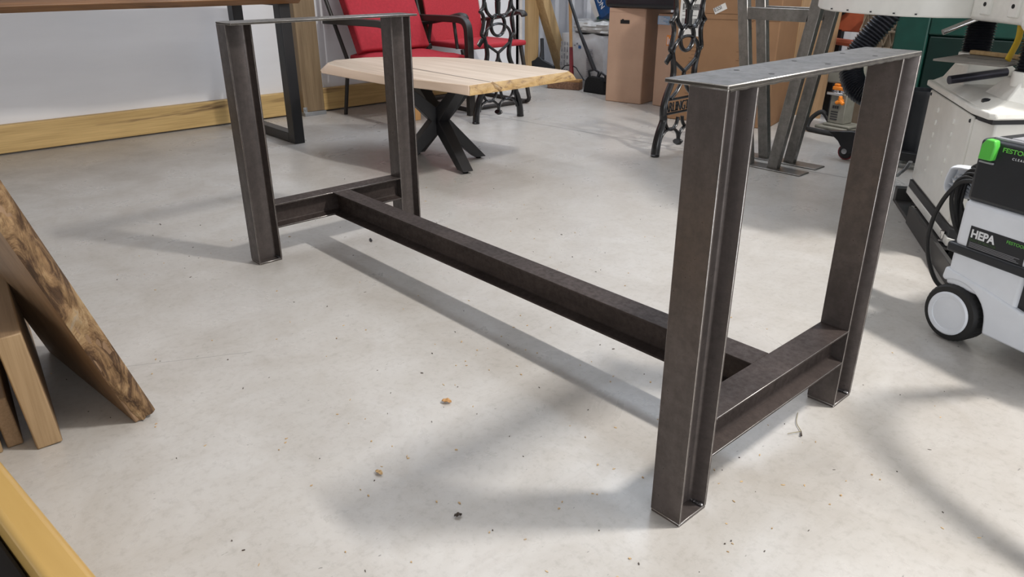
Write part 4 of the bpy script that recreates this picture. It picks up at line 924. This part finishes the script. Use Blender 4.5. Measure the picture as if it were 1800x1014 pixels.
# ------------------------------------------------------------------ timber in the left foreground
s = thing('live_edge_slab', 'thick wood slab with rough bark edge leaning at left', 'slab', (-0.100, -0.850, 0.0), R(7))
lean = 0.29
Ml = Matrix.Rotation(lean, 4, 'X')
bm = NB(); Hs = 1.5
vs = box(bm, -0.475, -0.010, -0.022, 0.022, 0.0, Hs, Ml); mz = min(v_.co.z for v_ in bm.verts)
for v_ in bm.verts: v_.co.z -= mz
sb = obj('slab_board', bm, W_SLAB, s, 0.003, 2)
bm = NB(); rows = []; r4 = random.Random(9)
for j in range(91):
    z = Hs * j / 90; row = []
    for k in range(9):
        u = k / 8; y = -0.022 + 0.044 * u
        prof = 0.012 * math.sin(u * PI) ** 0.6 * (0.6 + 0.4 * math.sin(j * 0.31 + 1.0)) + 0.004 * math.sin(j * 1.1 + k * 0.9) * math.sin(u * PI) + 0.003 * r4.uniform(-1, 1) * math.sin(u * PI)
        taper = 0.018 * max(0, 1 - z / 0.07)
        row.append(bm.verts.new(Ml @ Vector((-0.0105 + prof - taper * 0.6 * (1 - u), y, z)) - Vector((0, 0, mz))))
    rows.append(row)
for A_, B_ in zip(rows, rows[1:]):
    for k in range(8): bm.faces.new((A_[k], A_[k + 1], B_[k + 1], B_[k]))
bmesh.ops.recalc_face_normals(bm, faces=bm.faces); obj('bark_edge', bm, M_BARK, sb, auto=70)
# oak blocks
def beam(label, x1_, y0, y1, z1_, length, tilt, rz, mats):
    o_ = thing('oak_block', label, 'timber', (x1_, y0, 0), rz)
    bm = NB(); w_ = y1 - y0
    Mq = Matrix.Rotation(R(tilt), 4, 'X')
    box(bm, -length, 0, 0, w_, 0, z1_, Mq); mz_ = min(q.co.z for q in bm.verts)
    for q in bm.verts: q.co.z -= mz_
    b_ = obj('block_body', bm, mats[0], o_, 0.003, 2); b_.data.materials.append(mats[1])
    for p_ in b_.data.polygons:
        if p_.normal.x > 0.9: p_.material_index = 1
    return o_
beam('tall oak block with pale figured end in the left foreground', -0.138, -1.042, -0.998, 0.243, 0.60, 3.5, R(-6), (W_OAKD, W_OAK))
beam('short oak block left of the tall oak block', -0.182, -1.0835, -1.056, 0.106, 0.5, 3, R(-5), (W_OAKD, W_OAKD))
beam('pale oak strip lying outermost left beside the short oak block', -0.176, -1.118, -1.0915, 0.058, 0.5, 0, R(-4), (W_OAK, W_OAK))
# varnished plank on black block, bottom left
t = thing('varnished_plank', 'yellow varnished plank with rounded edge in the bottom left corner', 'plank', (0.365, -1.120, 0.215), R(6.8))
bm = NB(); box(bm, -0.75, 0.62, -0.037, 0.0, -0.215, 0.085); obj('plank_board', bm, W_YELLOW, t, 0.008, 4)
t = thing('black_board', 'black board standing on edge between yellow plank and corner offcut', 'panel', (0.365, -1.120, 0), R(6.8))
bm = NB(); box(bm, -0.75, 0.62, -0.062, -0.039, 0, 0.262); obj('board_body', bm, M_FELT, t, 0.004)
t = thing('corner_offcut', 'light wood offcut at the extreme bottom left corner beside the black board', 'wood', (0.365, -1.120, 0), R(6.8))
bm = NB(); box(bm, -0.75, 0.02, -0.10, -0.064, 0, 0.245); obj('offcut_board', bm, W_OAK, t, 0.004)

# ------------------------------------------------------------------ debris on the floor
def chip_mesh(bm, x, y, L_, W_, a, r_):
    n_ = r_.choice((4, 5, 6)); base = []; h = r_.uniform(0.0006, 0.0022)
    pts_ = [(L_ * math.cos(2 * PI * k / n_) * r_.uniform(0.6, 1.1), W_ * math.sin(2 * PI * k / n_) * r_.uniform(0.6, 1.1)) for k in range(n_)]
    ca_, sa_ = math.cos(a), math.sin(a)
    prism(bm, [(x + p * ca_ - q * sa_, y + p * sa_ + q * ca_) for p, q in pts_], 0.0002, h, lambda p, q, u: (p, q, u))
r5 = random.Random(21)
bm = NB()
for k in range(230):
    x = r5.uniform(-1.2, 1.9); y = r5.uniform(-1.0, 0.9)
    if y > 0.6 and x > 0.1: y -= 1.2
    if k % 3 == 0: x = r5.uniform(0.1, 1.0); y = r5.uniform(-0.75, 0.1)
    chip_mesh(bm, x, y, r5.uniform(0.0012, 0.0045), r5.uniform(0.0008, 0.0022), r5.uniform(0, PI), r5)
o = obj('wood_chips', bm, W_CHIP); tag(o, 'tiny pale wood chips scattered over the concrete floor', 'wood chips', None, 'stuff')
bm = NB()
for k in range(170):
    x = r5.uniform(-1.5, 1.8); y = r5.uniform(-1.0, 1.3)
    if y > 0.6 and x > 0.1: y -= 1.2
    chip_mesh(bm, x, y, r5.uniform(0.001, 0.004), r5.uniform(0.0006, 0.0016), r5.uniform(0, PI), r5)
o = obj('dark_crumbs', bm, plain('dark_crumb', (0.06, 0.045, 0.035), 0.8)); tag(o, 'tiny dark crumbs scattered over the concrete floor', 'debris', None, 'stuff')
def leaf(name, label, x, y, L_, W_, a, mat, curl=0.004):
    bm = NB(); rows = []
    for i in range(9):
        u = i / 8 * 2 - 1; w_ = W_ * (1 - u * u) ** 0.5 + 0.0004
        rows.append([bm.verts.new((u * L_, w_ * q, 0.0012 + curl * (abs(q) ** 2) * (1 - abs(u) * .5) + 0.001 * (1 + math.sin(i * 1.7)))) for q in (-1, -.5, 0, .5, 1)])
    for A_, B_ in zip(rows, rows[1:]):
        for k in range(4): bm.faces.new((A_[k], A_[k + 1], B_[k + 1], B_[k]))
    o_ = obj(name, bm, mat, None, loc=(x, y, 0), rot=(0, 0, a), auto=70)
    md = o_.modifiers.new('thick', 'SOLIDIFY'); md.thickness = 0.0008
    return tag(o_, label, 'debris')
leaf('wood_shaving', 'curled brown wood shaving on the floor in front of the stretcher', 0.257, -0.357, 0.011, 0.006, 0.6, W_HANDLE, 0.006)
leaf('wood_shaving', 'pale wood shaving on the floor at bottom centre-left', 0.365, -0.595, 0.009, 0.004, 0.2, W_CHIP, 0.004)
leaf('dark_flake', 'dark bark flake lying in the soft shadow left of the near leg', 0.552, -0.559, 0.007, 0.004, 1.2, plain('dark_crumb', (0.06, 0.045, 0.035), 0.8), 0.003)
leaf('steel_sliver', 'dark metal sliver on the floor between stretcher and its shadow', -0.722, 0.071, 0.017, 0.0035, -0.4, M_BLACKMETAL, 0.001)
t = thing('dry_twig', 'dry grass twig on the floor beside the near crossbar', 'twig', (0.80, 0.12, 0))
bm = NB(); tube(bm, smooth([(-0.02, 0.035, 0.003), (-0.004, 0.0, 0.003), (0.018, -0.022, 0.003)], 5), 0.0007, 6); tube(bm, smooth([(0.018, -0.022, 0.003), (0.010, -0.040, 0.004), (0.004, -0.050, 0.003)], 4), 0.0007, 6)
obj('twig_stem', bm, plain('dry_grass', (0.20, 0.17, 0.08), 0.8), t)
bm = NB(); tube(bm, [(0.018, -0.022, 0.003), (0.026, -0.037, 0.004)], [0.0008, 0.0022], 6); obj('seed_head', bm, plain('dark_crumb', (0.06, 0.045, 0.035), 0.8), t)

# ------------------------------------------------------------------ light
def area(name, loc, sx, sy, power, col, rot=(0, 0, 0)):
    l = bpy.data.lights.new(name, 'AREA'); l.shape = 'RECTANGLE'; l.size = sx; l.size_y = sy; l.energy = power; l.color = col
    o_ = bpy.data.objects.new(name, l); C.objects.link(o_); o_.location = loc; o_.rotation_euler = rot; return o_
area('led_tube_near', (2.1, 1.24, 3.4), 0.45, 0.14, 168, (1.0, 0.965, 0.92))
area('led_tube_row', (3.7, 1.24, 3.4), 2.4, 0.14, 62, (1.0, 0.965, 0.92))
area('soft_fill_far', (-2.1, 1.24, 3.4), 1.8, 0.5, 26, (0.93, 0.955, 1.0))  # added soft fill for wall and far floor, no fixture known here
area('cool_fill_rear', (-1.5, 3.3, 3.4), 2.6, 0.8, 56, (0.78, 0.88, 1.0))  # added broad cool fill over the back, source unknown
area('front_fill', (2.0, -3.5, 1.05), 3.2, 1.7, 56, (0.93, 0.96, 1.0), (R(90), 0, 0))  # added fill behind the camera, lifts faces turned towards it; no door known
area('side_fill', (4.7, -0.9, 1.1), 2.4, 1.8, 66, (0.92, 0.95, 1.0), (0, R(90), 0))  # added fill from the side, brightens beam webs and left wall; no door known
w = bpy.data.worlds.new('World'); S.world = w; w.use_nodes = True
w.node_tree.nodes['Background'].inputs['Color'].default_value = (1.0, 0.97, 0.94, 1)
w.node_tree.nodes['Background'].inputs['Strength'].default_value = 0.22

# ------------------------------------------------------------------ camera
f = 1297.7; yaw, pitch, roll = 2.4077, -0.4119, -0.0021
fwd = Vector((math.cos(pitch) * math.cos(yaw), math.cos(pitch) * math.sin(yaw), math.sin(pitch)))
rt = Vector((math.sin(yaw), -math.cos(yaw), 0)); up = rt.cross(fwd)
r2_ = math.cos(roll) * rt + math.sin(roll) * up; u2_ = -math.sin(roll) * rt + math.cos(roll) * up
cam = bpy.data.cameras.new('camera'); co = bpy.data.objects.new('camera', cam); C.objects.link(co)
M3 = Matrix((r2_, u2_, -fwd)).transposed()
co.matrix_world = Matrix.Translation((1.34715, -1.15252, 0.85153)) @ M3.to_4x4()
cam.sensor_width = 36.0; cam.lens = 36.0 * f / 1800; cam.clip_start = 0.02
S.camera = co
S.view_settings.view_transform = 'Standard'; S.view_settings.look = 'None'
S.view_settings.exposure = 0.0; S.view_settings.gamma = 1.0
